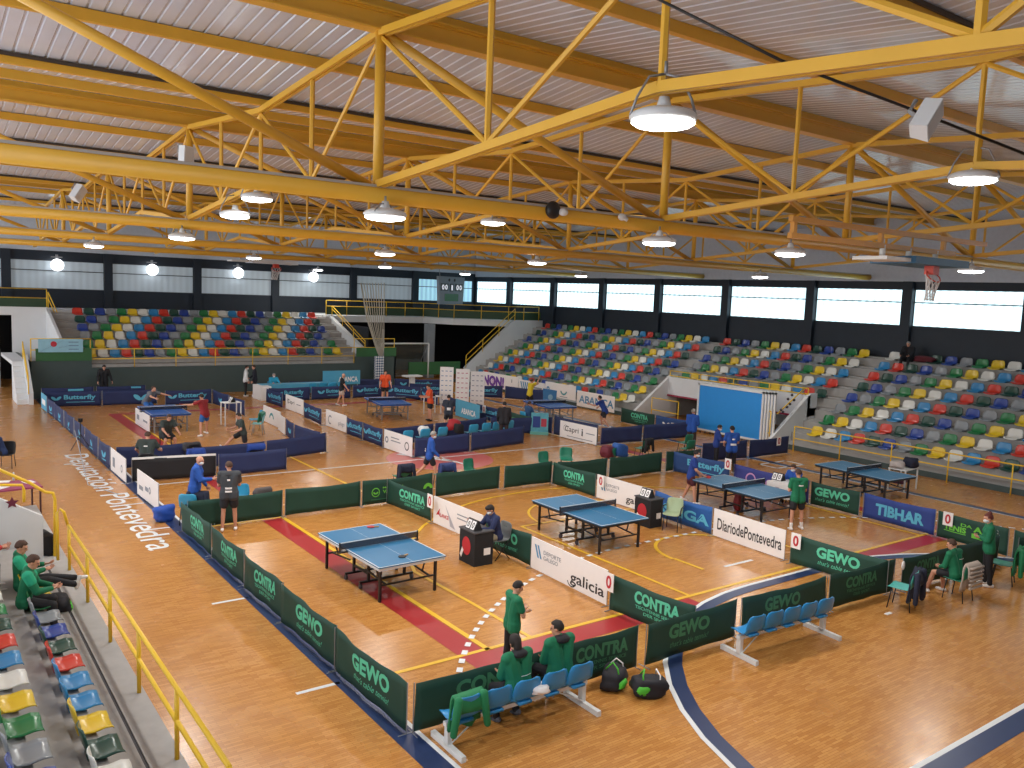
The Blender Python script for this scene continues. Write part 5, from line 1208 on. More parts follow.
soft('folded_jacket', (16.15, 27.75, 0.5), 0.1, (0.2, 0.16, 0.2), WHITEC, 'white jacket on a light blue chair', 'jacket', seed=16)
soft('backpack', (27.0, 14.75, 0.75), 0.1, (0.22, 0.2, 0.12), mat('mixed white bag', (190, 180, 176), 0.7, var=0.3), 'pale bag on the white desk by the right stand', 'bag', seed=17)
soft('backpack', (27.55, 14.6, 0.75), 0.1, (0.24, 0.2, 0.17), JDARK, 'dark navy bag on the white desk by the right stand', 'bag', seed=18)
soft('backpack', (27.3, 14.8, 0.2), 0.1, (0.3, 0.2, 0.14), mat('plum bag', (104, 62, 84), 0.7), 'plum bag under the white desk by the right stand', 'bag', seed=19)
soft('towel_box', (19.75, 15.5, 0), 0.1, (0.13, 0.11, 0.3), mat('red box', (130, 34, 40), 0.6), 'dark red towel box under the table of the third court', 'box', seed=20, squash=0.8)
soft('waste_bin', (2.35, 19.9, 0.12), 0.1, (0.15, 0.15, 0.25), BLACKC, 'black bin behind the near white wall', 'bin', seed=21, squash=0.9)
soft('backpack', (36.95, 19.4, 3.76), 0, (0.2, 0.5, 0.13), mat('maroon coat', (96, 30, 40), 0.8), 'dark red coats beside the spectator high in the right stand', 'coat', seed=22)
b = MB(); r = empty('flip_flop_sign', (17.15, 9.05, 0.35), 0, 'small white towel hanging on the front row gap post', 'towel'); b.ell((0, 0, 0.28), 0.05, 0.03, 0.1); b.build('cloth', WHITEC, r, smooth=True); r.name = 'hand_towel'
b = MB(); b.box(-0.1, 0.1, -0.04, 0.04, 0, 0.008); r = tag(b.build('paper_scrap', WHITEC), 'small white paper on the floor below the right CONTRA panel', 'paper'); r.location = (15.8, 8.55, 0)
# jackets draped over a back rest
def draped(name, p, rz, w_, drop, col, label, cat='jacket', thick=0.05, rows_=False, sleeves=True):
    r = empty(name, p, rz, label, cat); rnd = random.Random(int(p[0]*100)); N, K = 11, 12; vs = []
    for s_ in (0, 1):
        for k in range(K):
            t = k/(K-1); u_ = (t-0.35)
            z = -abs(u_)*drop*1.5 if abs(u_) > 0.06 else -0.01
            y = (-thick if u_ < 0 else thick)*min(1, abs(u_)*7)
            for j in range(N):
                q = -1+2*j/(N-1)
                f = 0.018*math.sin(q*7+k*0.8)*(abs(u_)*2)
                ww = w_*(1+0.12*abs(u_))
                vs.append((q*ww, (y+f)*(1.0 if s_ == 0 else 1.0) + (0.0 if s_ == 0 else (0.03 if u_ > 0 else -0.03)), z*(1+0.06*math.sin(q*5)) + (0.0 if s_ == 0 else 0.02)))
    fs = []
    for s_ in (0, 1):
        for k in range(K-1):
            for j in range(N-1): a = s_*N*K+k*N+j; fs.append((a, a+1, a+N+1, a+N))
    rim = [j for j in range(N)] + [i*N+N-1 for i in range(1, K)] + [(K-1)*N+j for j in range(N-2, -1, -1)] + [i*N for i in range(K-2, 0, -1)]
    for k in range(len(rim)): a, c = rim[k], rim[(k+1) % len(rim)]; fs.append((a, c, c+K*N, a+K*N))
    b = MB(); b.add(vs, fs)
    b.build('body', col, r, smooth=True)
    if rows_:
        b = MB()
        for q in range(6): b.tube([(-w_*0.98, -thick-0.045, -0.08-q*drop*0.14), (w_*0.98, -thick-0.045, -0.08-q*drop*0.14)], 0.028, 8)
        b.build('quilting', col, r, smooth=True)
    if sleeves:
        for s_ in (-1, 1): b = MB(); b.capsule((s_*w_*0.85, -thick-0.02, -0.05), (s_*w_*1.15, -thick-0.03, -drop*0.95), 0.065, 0.05); b.build('sleeve', col, r, smooth=True)
    return r
draped('jacket', (5.92, 8.80, 0.80), 0.05, 0.24, 0.50, JGREEN, 'green jacket draped over the leftmost bench seat')
draped('jacket', (16.45, 8.38, 0.83), 0.25, 0.26, 0.62, JDARK, 'dark navy jacket over the turquoise seated chair'); draped('jacket', (16.95, 8.62, 0.70), 0.6, 0.22, 0.55, JDARK, 'dark jacket hanging to the right of the turquoise seated chair')
draped('jacket', (17.95, 8.0, 0.86), -0.03, 0.25, 0.6, mat('beige puffer', (176, 162, 150), 0.7), 'beige quilted jacket over the back of the seated spectator chair', rows_=True, sleeves=False)
draped('jacket', (20.12, 8.0, 0.86), 0.3, 0.26, 0.6, JGREEN, 'green jacket over the chair at the right edge')
draped('jacket', (12.15, 21.86, 0.86), 0, 0.25, 0.5, JDARK, 'dark jacket over the chair left of the walking man'); draped('jacket', (13.35, 21.46, 0.86), 0, 0.26, 0.5, mat('jacket blue grey', (44, 60, 110), 0.7, var=0.3, scale=9), 'navy jacket over the chair right of the walking man')
draped('jacket', (5.88, 21.15, 0.86), -0.6, 0.25, 0.5, JDARK, 'black jacket over the light blue corner chair'); draped('jacket', (22.65, 22.15, 0.86), 0.2, 0.24, 0.5, BLACKC, 'dark coat over the green chair near the navy panels')
draped('jacket', (7.35, 26.72, 0.86), 0.0, 0.26, 0.45, mat('jacket royal', (30, 66, 150), 0.7), 'royal blue jacket behind the black panel, right of the seated man')
chair((9.3, 27.0, 0), 0, BLK, BLK, 'chair under the blue jacket behind the navy panel'); chair((7.35, 26.95, 0), 0, BLK, BLK, 'chair under the royal blue jacket behind the black panel')
chair((7.6, 28.05, 0), 0, BLK, BLK, 'chair carrying the charcoal bag between navy panels')
draped('jacket', (9.3, 26.78, 0.86), 0.0, 0.28, 0.4, mat('jacket royal', (30, 66, 150), 0.7), 'blue jacket behind the navy panel, right of the charcoal bag', sleeves=False)
draped('jacket', (11.75, 33.2, 0.92), 0.9, 0.24, 0.4, TEAL, 'green coat over the mint chair in the far left court', sleeves=False)

# ================================================================== PEOPLE
def hand_geo():
    # right hand, fingers towards -z, palm facing -x... thumb on +y side; wrist at origin; relaxed curl
    b = MB()
    b.ell((0, 0, -0.045), 0.017, 0.042, 0.052, n=12, k=8)
    for i, (y, L_, r_) in enumerate(((0.030, 0.070, 0.0092), (0.010, 0.078, 0.0095), (-0.011, 0.072, 0.0090), (-0.030, 0.056, 0.0080))):
        p = Vector((0.0, y, -0.085)); ang = 0.25+0.1*i
        for sgm in (0.45, 0.32, 0.23):
            q = p + Vector((-math.sin(ang), 0.02*(1.5-i), -math.cos(ang)))*L_*sgm; b.capsule(p, q, r_, r_*0.92, 7); p = q; r_ *= 0.93; ang += 0.45
    p = Vector((-0.004, 0.034, -0.03)); q = Vector((-0.018, 0.062, -0.058)); b.capsule(p, q, 0.012, 0.010, 7); b.capsule(q, q+Vector((-0.014, 0.008, -0.026)), 0.010, 0.008, 7)
    return b
HAND = hand_geo()
BODYQ = []
def rig(H, pose):
    J = {}; s_ = H/1.75
    pz = pose.get('pelvis', None)
    lean = math.radians(pose.get('lean', 3)); tilt = math.radians(pose.get('tilt', 0)); twist = math.radians(pose.get('twist', 0))
    def rot(v): return Matrix.Rotation(twist, 3, 'Z') @ Matrix.Rotation(tilt, 3, 'Y') @ Matrix.Rotation(-lean, 3, 'X') @ Vector(v)
    legs = {}
    th, sh = 0.245*H, 0.245*H
    low = 0
    for sd, sx in (('R', 1), ('L', -1)):
        f, a, k = (math.radians(t) for t in pose.get('leg'+sd, (3, 4, 6)))
        hip = Vector((sx*0.052*H, 0, 0)); d = Vector((sx*math.sin(a), math.sin(f)*math.cos(a), -math.cos(f)*math.cos(a)))
        kn = hip + d*th; f2 = f-k; d2 = Vector((sx*math.sin(a)*0.5, math.sin(f2), -math.cos(f2)*math.cos(a*0.5))).normalized()
        an = kn + d2*sh; legs[sd] = [hip, kn, an, d2]; low = min(low, an.z)
    up = -low + 0.075*s_ if pz is None else pz
    P = Vector((0, 0, up)); J['pel'] = P
    for sd in legs: J['hip'+sd], J['kn'+sd], J['an'+sd] = (v+P for v in legs[sd][:3])
    J['waist'] = P + rot((0, 0, 0.10*H)); J['chest'] = P + rot((0, 0.01*H, 0.20*H)); J['neck'] = P + rot((0, 0.0, 0.295*H))
    for sd, sx in (('R', 1), ('L', -1)):
        sh_ = P + rot((sx*0.112*H, 0, 0.272*H)); f, a, e, inn = (math.radians(t) for t in pose.get('arm'+sd, (5, 10, 15, 0)))
        d = Vector((sx*math.sin(a), math.sin(f)*math.cos(a), -math.cos(f)*math.cos(a))); f2 = f+e
        d2 = Vector((sx*math.sin(a)*0.5 - sx*math.sin(inn), math.sin(f2)*math.cos(inn), -math.cos(f2)*math.cos(inn))).normalized()
        d, d2 = (Matrix.Rotation(twist, 3, 'Z') @ v for v in (d, d2))
        J['sh'+sd] = sh_; J['el'+sd] = sh_ + d*0.172*H; J['wr'+sd] = J['el'+sd] + d2*0.15*H; J['hd'+sd] = d2
    tn_, nod = (math.radians(t) for t in pose.get('head', (0, 5)))
    R = Matrix.Rotation(twist+tn_, 3, 'Z') @ Matrix.Rotation(-nod, 3, 'X')
    J['R'] = R; J['hc'] = J['neck'] + rot((0, 0.01*H, 0.045*H)) + R @ Vector((0, 0.012*H, 0.038*H)); J['rot'] = rot
    return J
def person(label, loc, face, H=1.75, pose=None, top=None, sleeves='short', bottom=None, legs='shorts', hair=HAIRD, style='short', mask=False, shoes=None, build_=1.1, cuff=None, near=False, skin=SKIN, hood=None, hold=None, back=None, socks=None):
    pose = pose or {}; J = rig(H, pose); s_ = H/1.75; k = build_; rot = J['rot']
    r = empty('person', loc, math.radians(face)-PI/2, label, 'person')
    vox = 0.011 if near else 0.015
    def q(b, name, m, it=4, v=None, extra=None):
        o = b.build(name, m, r, smooth=True); BODYQ.append((o, v or vox, it, extra)); return o
    # body: one closed surface
    b = MB(); R = J['R']; hc = J['hc']; X = rot((1, 0, 0))
    def torso(b, g):
        for sx in (-1, 1):
            o1, o2, o3, o4 = (X*(sx*t*H*k) for t in (0.045, 0.036, 0.05, 0.062))
            b.capsule(J['pel']+o1, J['waist']+o2, 0.060*H*k+g, 0.052*H*k+g); b.capsule(J['waist']+o2, J['chest']+o3, 0.052*H*k+g, 0.060*H*k+g)
            b.capsule(J['chest']+o3, J['neck']+o4-rot((0, 0, 0.05*H)), 0.058*H*k+g, 0.045*H*k+g)
        b.capsule(J['shR'], J['shL'], 0.036*H*k+g, 0.036*H*k+g)
    torso(b, 0)
    b.capsule(J['neck']-rot((0, 0, 0.03*H)), J['neck']+(hc-J['neck'])*0.55, 0.033*H, 0.030*H)
    for sd in 'RL':
        b.capsule(J['hip'+sd], J['kn'+sd], 0.050*H*k, 0.032*H); b.capsule(J['kn'+sd], J['kn'+sd]*0.65+J['an'+sd]*0.35, 0.031*H, 0.032*H); b.capsule(J['kn'+sd]*0.65+J['an'+sd]*0.35, J['an'+sd], 0.032*H, 0.021*H)
        fd = (J['an'+sd]-J['kn'+sd]).normalized(); ft = Vector((0, 1, 0)) - fd*fd.y; ft = ft.normalized() if ft.length > 0.3 else Vector((0, 1, 0))
        J['ft'+sd] = ft; J['sole'+sd] = J['an'+sd] + fd*0.035*s_
        b.capsule(J['sole'+sd]-ft*0.03*s_, J['sole'+sd]+ft*0.12*s_, 0.032*s_, 0.026*s_)
        b.capsule(J['sh'+sd], J['el'+sd], 0.031*H*k, 0.024*H*k); b.capsule(J['el'+sd], J['wr'+sd], 0.024*H*k, 0.0165*H); b.capsule(J['wr'+sd], J['wr'+sd]+J['hd'+sd]*0.03, 0.0165*H, 0.015*H)
    e = lambda c, rx, ry, rz: b.ell(hc+R @ (Vector(c)*s_), rx*s_, ry*s_, rz*s_, M=R, n=14, k=10)
    e((0, -0.008, 0.022), 0.073, 0.09, 0.088); e((0, 0.022, -0.045), 0.055, 0.062, 0.062); e((0, 0.06, -0.088), 0.03, 0.026, 0.024)
    b.capsule(hc+R @ Vector((0, 0.085, 0.012))*s_, hc+R @ Vector((0, 0.102, -0.022))*s_, 0.011*s_, 0.015*s_)
    for sx in (-1, 1): e((sx*0.076, -0.005, -0.008), 0.012, 0.02, 0.032)
    b.capsule(hc+R @ Vector((-0.035, 0.082, 0.028))*s_, hc+R @ Vector((0.035, 0.082, 0.028))*s_, 0.012*s_, 0.012*s_)
    ex = MB()
    for sd, sx in (('R', 1), ('L', -1)):
        d = J['hd'+sd]; zax = -d; yax = Vector((0, 1, 0)) - zax*zax.y
        if yax.length < 0.3: yax = Vector((0, 0, 1)) - zax*zax.z
        yax.normalize(); xax = yax.cross(zax)*1.0
        M = Matrix((xax*(1 if sx > 0 else -1), yax, zax)).transposed()
        w0 = J['wr'+sd]+d*0.012
        ex.add([w0 + M @ (Vector(v)*s_) for v in HAND.v], HAND.f)
    for sx in (-1, 1): ex.mi = 1; ex.ell(hc+R @ Vector((sx*0.031, 0.082, 0.006))*s_, 0.013*s_, 0.009*s_, 0.008*s_, M=R, n=8, k=6)
    ex.mi = 2; ex.ell(hc+R @ Vector((0, 0.084, -0.056))*s_, 0.024*s_, 0.007*s_, 0.007*s_, M=R, n=8, k=6)
    q(b, 'body', [skin, EYEM, LIPM], 3, extra=ex)
    # clothes
    g = 0.014*s_
    b = MB(); torso(b, g)
    hem = rot((0, 0, -0.035*H)) if lean_ok(pose) else Vector((0, 0, 0))
    for sx in (-1, 1): b.capsule(J['pel']+X*(sx*0.045*H*k)+hem, J['pel']+X*(sx*0.045*H*k), 0.062*H*k+g, 0.062*H*k+g)
    for sd in 'RL':
        if sleeves == 'short': b.capsule(J['sh'+sd], J['sh'+sd]*0.4+J['el'+sd]*0.6, 0.036*H*k+g*.8, 0.034*H*k+g*.8)
        elif sleeves == 'long': b.capsule(J['sh'+sd], J['el'+sd], 0.036*H*k+g*.8, 0.029*H*k+g*.8); b.capsule(J['el'+sd], J['wr'+sd]*0.93+J['el'+sd]*0.07, 0.029*H*k+g*.8, 0.021*H+g*.6)
    if sleeves == 'long': b.capsule(J['neck']-rot((0, 0, 0.03*H)), J['neck']+rot((0, 0, 0.012*H)), 0.042*H, 0.038*H)
    so = q(b, 'jacket' if sleeves == 'long' else 'shirt', top, 5)
    if cuff is not None:
        for sd in 'RL':
            b = MB(); b.capsule(J['sh'+sd], J['sh'+sd]*0.6+J['el'+sd]*0.4, 0.040*H*k+g, 0.037*H*k+g); q(b, 'sleeve_panel', cuff)
    if hood is not None:
        b = MB(); nb = J['neck']+rot((0, -0.045*H, 0.0))
        b.ell(nb, 0.075*H, 0.045*H, 0.035*H, n=12, k=8); b.capsule(nb+rot((-0.04*H, 0.03*H, 0.01*H)), nb+rot((0.04*H, 0.03*H, 0.01*H)), 0.03*H, 0.03*H); q(b, 'hood', hood)
    if back is not None:
        for (w_, z0, z1) in back:
            b = MB()
            yb = -0.078*H*k-g*1.5
            vs = [J['pel']+rot((sx*w_*H*t, yb+0.012*H*t*t, z*H)) for z in (z0, z1) for sx, t in ((-1, 1), (-1, .5), (1, 0), (1, .5), (1, 1))]
            b.add(vs, [(i, i+1, i+6, i+5) for i in range(4)]); b.build('back_print', WHITEC, r, fix=False)
    b = MB()
    for sx in (-1, 1): b.capsule(J['pel']+X*(sx*0.042*H*k)-rot((0, 0, 0.01*H)), J['pel']+X*(sx*0.042*H*k)+rot((0, 0, 0.015*H)), 0.060*H*k+g*.3, 0.056*H*k+g*.2)
    for sd in 'RL':
        if legs == 'shorts': b.capsule(J['hip'+sd], J['hip'+sd]*0.35+J['kn'+sd]*0.65, 0.052*H*k+g, 0.046*H*k+g)
        else: b.capsule(J['hip'+sd], J['kn'+sd], 0.051*H*k+g*.8, 0.036*H+g*.8); b.capsule(J['kn'+sd], J['an'+sd]*0.97+J['kn'+sd]*0.03, 0.036*H+g*.8, 0.029*H+g*.5)
    q(b, 'trousers' if legs != 'shorts' else 'shorts', bottom)
    for sd in 'RL':
        b = MB(); ft = J['ft'+sd]; so_ = J['sole'+sd]; up = Vector((0, 0, 0.0))
        b.capsule(so_-ft*0.045*s_, so_+ft*0.04*s_, 0.044*s_, 0.042*s_); b.capsule(so_+ft*0.04*s_, so_+ft*0.145*s_, 0.040*s_, 0.032*s_); b.capsule(so_-ft*0.02*s_, J['an'+sd], 0.04*s_, 0.038*s_)
        q(b, 'shoe', shoes or WHITEC, 2, v=0.012)
    if socks is not None:
        for sd in 'RL':
            b = MB(); a_ = J['an'+sd]; kn = J['kn'+sd]; b.capsule(a_, a_*0.72+kn*0.28, 0.026*H, 0.029*H); b.build('sock', socks, r, smooth=True)
    # hair
    b = MB()
    def hf(d):
        face_ = d.y > 0.30 and d.z < 0.42
        if style in ('short', 'bun'): low_ = d.z < -0.28 - (0.15 if d.y < -0.3 else 0)
        else: low_ = d.z < -0.95
        side_ = abs(d.x) > 0.8 and d.z < 0.0 and d.y > -0.2 and style != 'long'
        return 0.86 if (face_ or low_ or side_) else (1.17 + 0.02*math.sin(9*d.x+4*d.z)+0.02*math.sin(8*d.y))
    if style != 'bald':
        b.ell(hc+R @ Vector((0, -0.008, 0.024))*s_, 0.075*s_, 0.092*s_, 0.092*s_, M=R, n=24, k=16, fn=hf)
        if style == 'bun': b.ell(hc+R @ Vector((0, -0.045, 0.125))*s_, 0.05*s_, 0.05*s_, 0.045*s_, n=12, k=8)
        if style == 'long':
            b.capsule(hc+R @ Vector((0, -0.05, 0.02))*s_, hc+R @ Vector((0, -0.07, -0.10))*s_, 0.075*s_, 0.06*s_)
        if style == 'mop': b.ell(hc+R @ Vector((0, 0.028, 0.062))*s_, 0.084*s_, 0.082*s_, 0.055*s_, n=14, k=8)
        b.build('hair', hair, r, smooth=True)
    if mask:
        b = MB(); b.ell(hc+R @ Vector((0, 0.032, -0.045))*s_, 0.062*s_, 0.078*s_, 0.05*s_, M=R, n=16, k=10); b.build('face_mask', MASKM, r, smooth=True)
    if hold:
        sd, what = hold; wr = J['wr'+sd]; d = J['hd'+sd]
        if what == 'bat':
            o = empty('table_tennis_bat', r.matrix_basis @ (wr+d*0.09), 0, 'red bat in the hand of the ' + ' '.join(label.split(',')[0].split()[:9]), 'bat')
            b = MB(); n = 18; c = Vector((0, 0.10, 0.0)); z_ = Vector((0.3, 0, 1)).normalized(); u_ = Vector((0, 1, 0)); v_ = z_.cross(u_)
            b.add([c + u_*(0.08*math.cos(2*PI*i/n)) + v_*(0.075*math.sin(2*PI*i/n)) + z_*t for t in (-0.006, 0.006) for i in range(n)], [tuple(range(n))[::-1], tuple(range(n, 2*n))] + [(i, (i+1) % n, n+(i+1) % n, n+i) for i in range(n)])
            b.build('blade', mat('rubber 178', (178, 40, 44), 0.5), o); b = MB(); b.bar((0, -0.05, 0), (0, 0.04, 0), 0.028, 0.02); b.build('handle', mat('bat wood', (190, 150, 100), 0.5), o)
            o.rotation_euler = r.rotation_euler
    return r
def lean_ok(p): return p.get('pelvis') is None
def cl(name, rgb): return mat(name, rgb, 0.8, var=0.10, scale=9)
GSH = cl('green shirt', (20, 114, 78)); BLKT = cl('black cloth wear', (30, 30, 36)); NVJ = cl('navy jacket', (34, 44, 84)); RBL = cl('royal blue wear', (34, 84, 172)); DGREY = cl('dark grey shirt', (62, 66, 72)); ORG = cl('orange shirt', (226, 86, 44)); REDS = cl('red shirt', (142, 36, 44)); BLUS = cl('blue shorts', (40, 98, 172)); YLS = cl('yellow shirt', (222, 196, 44)); MGRY = cl('mid grey shirt', (104, 108, 116)); KHAK = cl('khaki', (150, 140, 118)); WTS = cl('white shirt', (220, 222, 224)); DBL = cl('deep blue shirt', (32, 62, 140)); MARS = cl('maroon shorts', (74, 26, 38)); BRNT = cl('dark brown', (60, 46, 44)); TQ = cl('turquoise top', (44, 160, 200)); SHGR = cl('grey shoes', (100, 102, 112))
SIT = dict(pelvis=0.52, legR=(84, 8, 84), legL=(84, 8, 80), lean=6, armR=(30, 8, 45, 15), armL=(30, 8, 45, 15), head=(0, 8))
def P(base, **k): d = dict(base); d.update(k); return d
# nearest figures
person('boy in a green shirt standing with arms folded inside the near court', (7.78, 10.38, 0), -12, 1.55, dict(legR=(4, 3, 6), legL=(-2, 4, 4), armR=(18, 6, 85, 62), armL=(15, 6, 80, 62), head=(-10, 22), lean=2), GSH, 'short', BLKT, 'long', HAIRD, near=True)
person('person in green and black hooded jacket sitting on the bench, seen from behind, left one', (6.88, 8.96, 0), 95, 1.68, P(SIT, pelvis=0.55, lean=8, armR=(18, 3, 55, 45), armL=(18, 3, 55, 45), legR=(76, 8, 100), legL=(76, 8, 95), head=(-5, 12)), GSH, 'long', BLKT, 'long', HAIRD, 'long', near=True, hood=BLKT, build_=1.28, back=[(0.05, 0.13, 0.135)], shoes=SHGR)
person('person in green jacket sitting on the bench, looking left, right one', (7.70, 9.04, 0), 92, 1.72, P(SIT, pelvis=0.55, lean=6, armR=(18, 3, 55, 45), armL=(18, 3, 55, 45), head=(35, 8)), GSH, 'long', BLKT, 'long', HAIRD, near=True, hood=BLKT, build_=1.26, shoes=BLKT)
person('umpire in navy jacket and white mask sitting at the black desk', (10.93, 15.33, 0), 172, 1.7, P(SIT, pelvis=0.53, lean=12, armR=(35, 10, 80, 10), armL=(35, 10, 60, 20), head=(0, 22)), NVJ, 'long', KHAK, 'long', HAIRD, 'mop', mask=True, near=True)
person('standing woman in green top with red-brown hair bun at the right', (19.42, 8.35, 0), 122, 1.68, dict(legR=(2, 3, 3), legL=(-3, 3, 3), armR=(10, 6, 85, 60), armL=(10, 6, 85, 60), head=(10, 8)), GSH, 'long', BLKT, 'long', HAIRR, 'bun', near=True, mask=True, back=[(0.04, 0.21, 0.225), (0.03, 0.18, 0.187)])
person('spectator in green shirt and shorts sitting at the right, seen from behind', (17.95, 8.32, 0), 88, 1.66, P(SIT, lean=10, legR=(82, 14, 84), legL=(84, 10, 70), head=(15, 15), armR=(14, 5, 50, 40), armL=(14, 5, 50, 40)), GSH, 'long', BLKT, 'shorts', HAIRB, near=True, back=[(0.05, 0.2, 0.207)])
person('person in green jacket with feet up on the yellow rail in the near stand', (1.55, 16.35, 0.10), -6, 1.74, dict(pelvis=0.62, legR=(96, 4, 24), legL=(92, 6, 12), lean=-4, armR=(30, 10, 70, 25), armL=(30, 10, 70, 25), head=(-15, 18)), GSH, 'long', BLKT, 'long', HAIRB, near=True, cuff=cl('teal panel', (38, 168, 128)))
person('nearest spectator in green jacket, bending over the hands, in the near stand', (1.50, 15.45, 0.10), -8, 1.74, dict(pelvis=0.62, legR=(78, 6, 76), legL=(80, 8, 90), lean=8, armR=(25, 6, 60, 35), armL=(25, 6, 60, 35), head=(-10, 20)), GSH, 'long', BLKT, 'long', HAIRB, near=True, cuff=cl('teal panel', (38, 168, 128)))
person('spectator in a red jacket cut off by the left edge of the picture', (0.78, 16.6, 0.52), 0, 1.7, dict(pelvis=0.62, legR=(80, 6, 80), legL=(80, 8, 80), lean=14, armR=(30, 10, 70, 25), armL=(30, 10, 50, 15), head=(0, 15)), cl('red jacket wear', (190, 60, 62)), 'long', BLKT, 'long', HAIRD, near=True)
# players and officials
person('bald man in royal blue sweater and mask facing the player in black and white', (5.85, 21.35, 0), -25, 1.78, dict(armR=(25, 5, 70, 10), armL=(10, 8, 20, 0), head=(0, 18), lean=6), RBL, 'long', BLKT, 'long', HAIRG, 'bald', mask=True, build_=1.25)
person('player in a dark grey shirt with white bars on the back, black shorts', (6.38, 20.3, 0), 68, 1.76, dict(armR=(20, 6, 60, 20), armL=(15, 8, 95, 40), legL=(-4, 5, 4), legR=(5, 5, 5), head=(20, 10)), DGREY, 'short', BLKT, 'shorts', HAIRB, shoes=WHITEC, build_=1.2, back=[(0.045, 0.075, 0.1), (0.045, 0.03, 0.055), (0.02, 0.19, 0.215)], near=True)
person('walking man in blue jacket and shorts between the courts', (13.5, 22.75, 0), -25, 1.72, dict(legR=(22, 4, 8), legL=(-20, 4, 25), armR=(10, 10, 35, 10), armL=(-8, 10, 20, 0), head=(0, 12), lean=5), RBL, 'long', BLKT, 'shorts', HAIRG, mask=True, shoes=BLKT, back=[(0.04, 0.06, 0.08), (0.04, 0.1, 0.115)])
person('man in a charcoal shirt sitting with his back to the camera by the black panel', (5.98, 27.1, 0), 66, 1.8, P(SIT, pelvis=0.62, lean=14, armR=(25, 25, 50, 10), armL=(25, 25, 40, 10), legR=(80, 14, 80), legL=(80, 14, 80), head=(-10, 12)), cl('charcoal shirt', (52, 62, 60)), 'short', BLKT, 'long', HAIRB, build_=1.25, back=[(0.03, 0.18, 0.2)])
person('man in a charcoal shirt and shorts facing the camera, leaning forward', (7.55, 31.3, 0), -75, 1.72, dict(pelvis=0.62, legR=(62, 12, 80), legL=(62, 12, 80), lean=22, armR=(30, 12, 30, 10), armL=(30, 12, 30, 10), head=(0, 20)), cl('charcoal shirt', (52, 62, 60)), 'short', BLKT, 'shorts', HAIRB, build_=1.2)
person('player in dark shirt with one knee down beside the navy panels', (9.85, 29.75, 0), 175, 1.7, dict(pelvis=0.72, legR=(62, 6, 20), legL=(-6, 6, 45), lean=12, armR=(20, 14, 60, 20), armL=(10, 14, 60, 20), head=(0, 15)), cl('charcoal shirt', (52, 62, 60)), 'short', BLKT, 'shorts', HAIRD)
person('person in black standing by the far grey-green wall', (8.2, 46.2, 0), -85, 1.78, dict(armR=(8, 18, 20, 0), armL=(8, 18, 20, 0), head=(0, 25)), BLKT, 'long', BLKT, 'shorts', HAIRD, build_=1.1)
person('player in a red shirt and blue shorts stretching to hit, far left court', (9.65, 33.8, 0), 120, 1.74, dict(legR=(16, 18, 8), legL=(-4, 20, 6), lean=12, armR=(70, 15, 20, 10), armL=(60, 40, 30, 0), head=(0, 8)), REDS, 'short', BLUS, 'shorts', HAIRD, hold=('L', 'bat'))
person('leaning player in grey shirt behind the far left table', (8.5, 38.4, 0), -50, 1.76, dict(legR=(35, 14, 55), legL=(30, 14, 50), lean=34, armR=(60, 30, 20, 0), armL=(70, 35, 10, 0), head=(0, -6)), MGRY, 'short', BLUS, 'shorts', HAIRB)
person('person in a white top and dark trousers talking by the far wall', (15.0, 45.0, 0), -20, 1.72, dict(head=(0, 8)), WTS, 'long', BLKT, 'long', HAIRD, mask=True)
person('person in a dark suit talking by the far wall', (15.45, 44.75, 0), 160, 1.76, dict(head=(0, 8), armR=(10, 8, 50, 20)), cl('dark suit', (26, 28, 42)), 'long', cl('dark suit', (26, 28, 42)), 'long', HAIRB)
person('official in turquoise with a mask sitting at the far blue table', (16.4, 44.6, 0), -90, 1.7, P(SIT, armR=(40, 10, 50, 10), armL=(40, 10, 50, 10)), TQ, 'long', BLKT, 'long', HAIRG, mask=True)
person('bald man in black walking in front of the far panels', (18.25, 39.8, 0), -20, 1.74, dict(legR=(10, 3, 6), legL=(-8, 3, 12), armR=(20, 8, 15, 0), head=(0, 15)), BLKT, 'short', cl('beige trousers', (196, 180, 170)), 'shorts', HAIRG, 'bald')
person('player in orange shirt standing behind the far middle table', (21.0, 40.3, 0), -110, 1.78, dict(armR=(8, 14, 25, 0), armL=(8, 14, 25, 0)), ORG, 'short', BLKT, 'shorts', HAIRD)
person('player in orange shirt bowing his head right of the far middle table', (19.98, 33.75, 0), 165, 1.78, dict(armR=(20, 8, 70, 20), armL=(20, 8, 70, 20), head=(0, 20), lean=5), ORG, 'short', BLKT, 'shorts', HAIRB, shoes=BLKT)
person('player in dark grey shirt with his back to the camera, far middle court', (19.1, 30.7, 0), 62, 1.66, dict(armR=(15, 12, 40, 10), armL=(10, 10, 30, 0)), cl('dark slate shirt', (50, 58, 72)), 'short', BLKT, 'shorts', HAIRD, back=[(0.05, 0.05, 0.12)])
person('person in dark clothes standing behind the light blue chairs', (19.75, 27.45, 0), 60, 1.74, dict(armR=(5, 12, 30, 10), armL=(5, 12, 30, 10), head=(0, 10)), cl('black coat', (34, 32, 38)), 'long', BRNT, 'long', HAIRD, build_=1.15)
person('player in a yellow shirt with a raised arm by the purple banner', (26.75, 34.95, 0), -10, 1.72, dict(legR=(12, 10, 10), legL=(-14, 8, 10), armR=(120, 10, 40, 0), armL=(60, 10, 60, 10), lean=5), YLS, 'short', BLKT, 'shorts', HAIRB, hold=('R', 'bat'))
person('player in a blue shirt lunging at the end of the far right table', (26.6, 28.9, 0), 120, 1.72, dict(legR=(40, 16, 50), legL=(-10, 24, 30), lean=26, armR=(30, 50, 20, 0), armL=(50, 20, 50, 10), head=(0, 0)), DBL, 'short', BLKT, 'shorts', HAIRD)
person('umpire in blue sitting beside the display between far courts', (22.95, 30.1, 0), 0, 1.66, P(SIT), cl('umpire blue', (50, 86, 130)), 'long', BLKT, 'long', HAIRB)
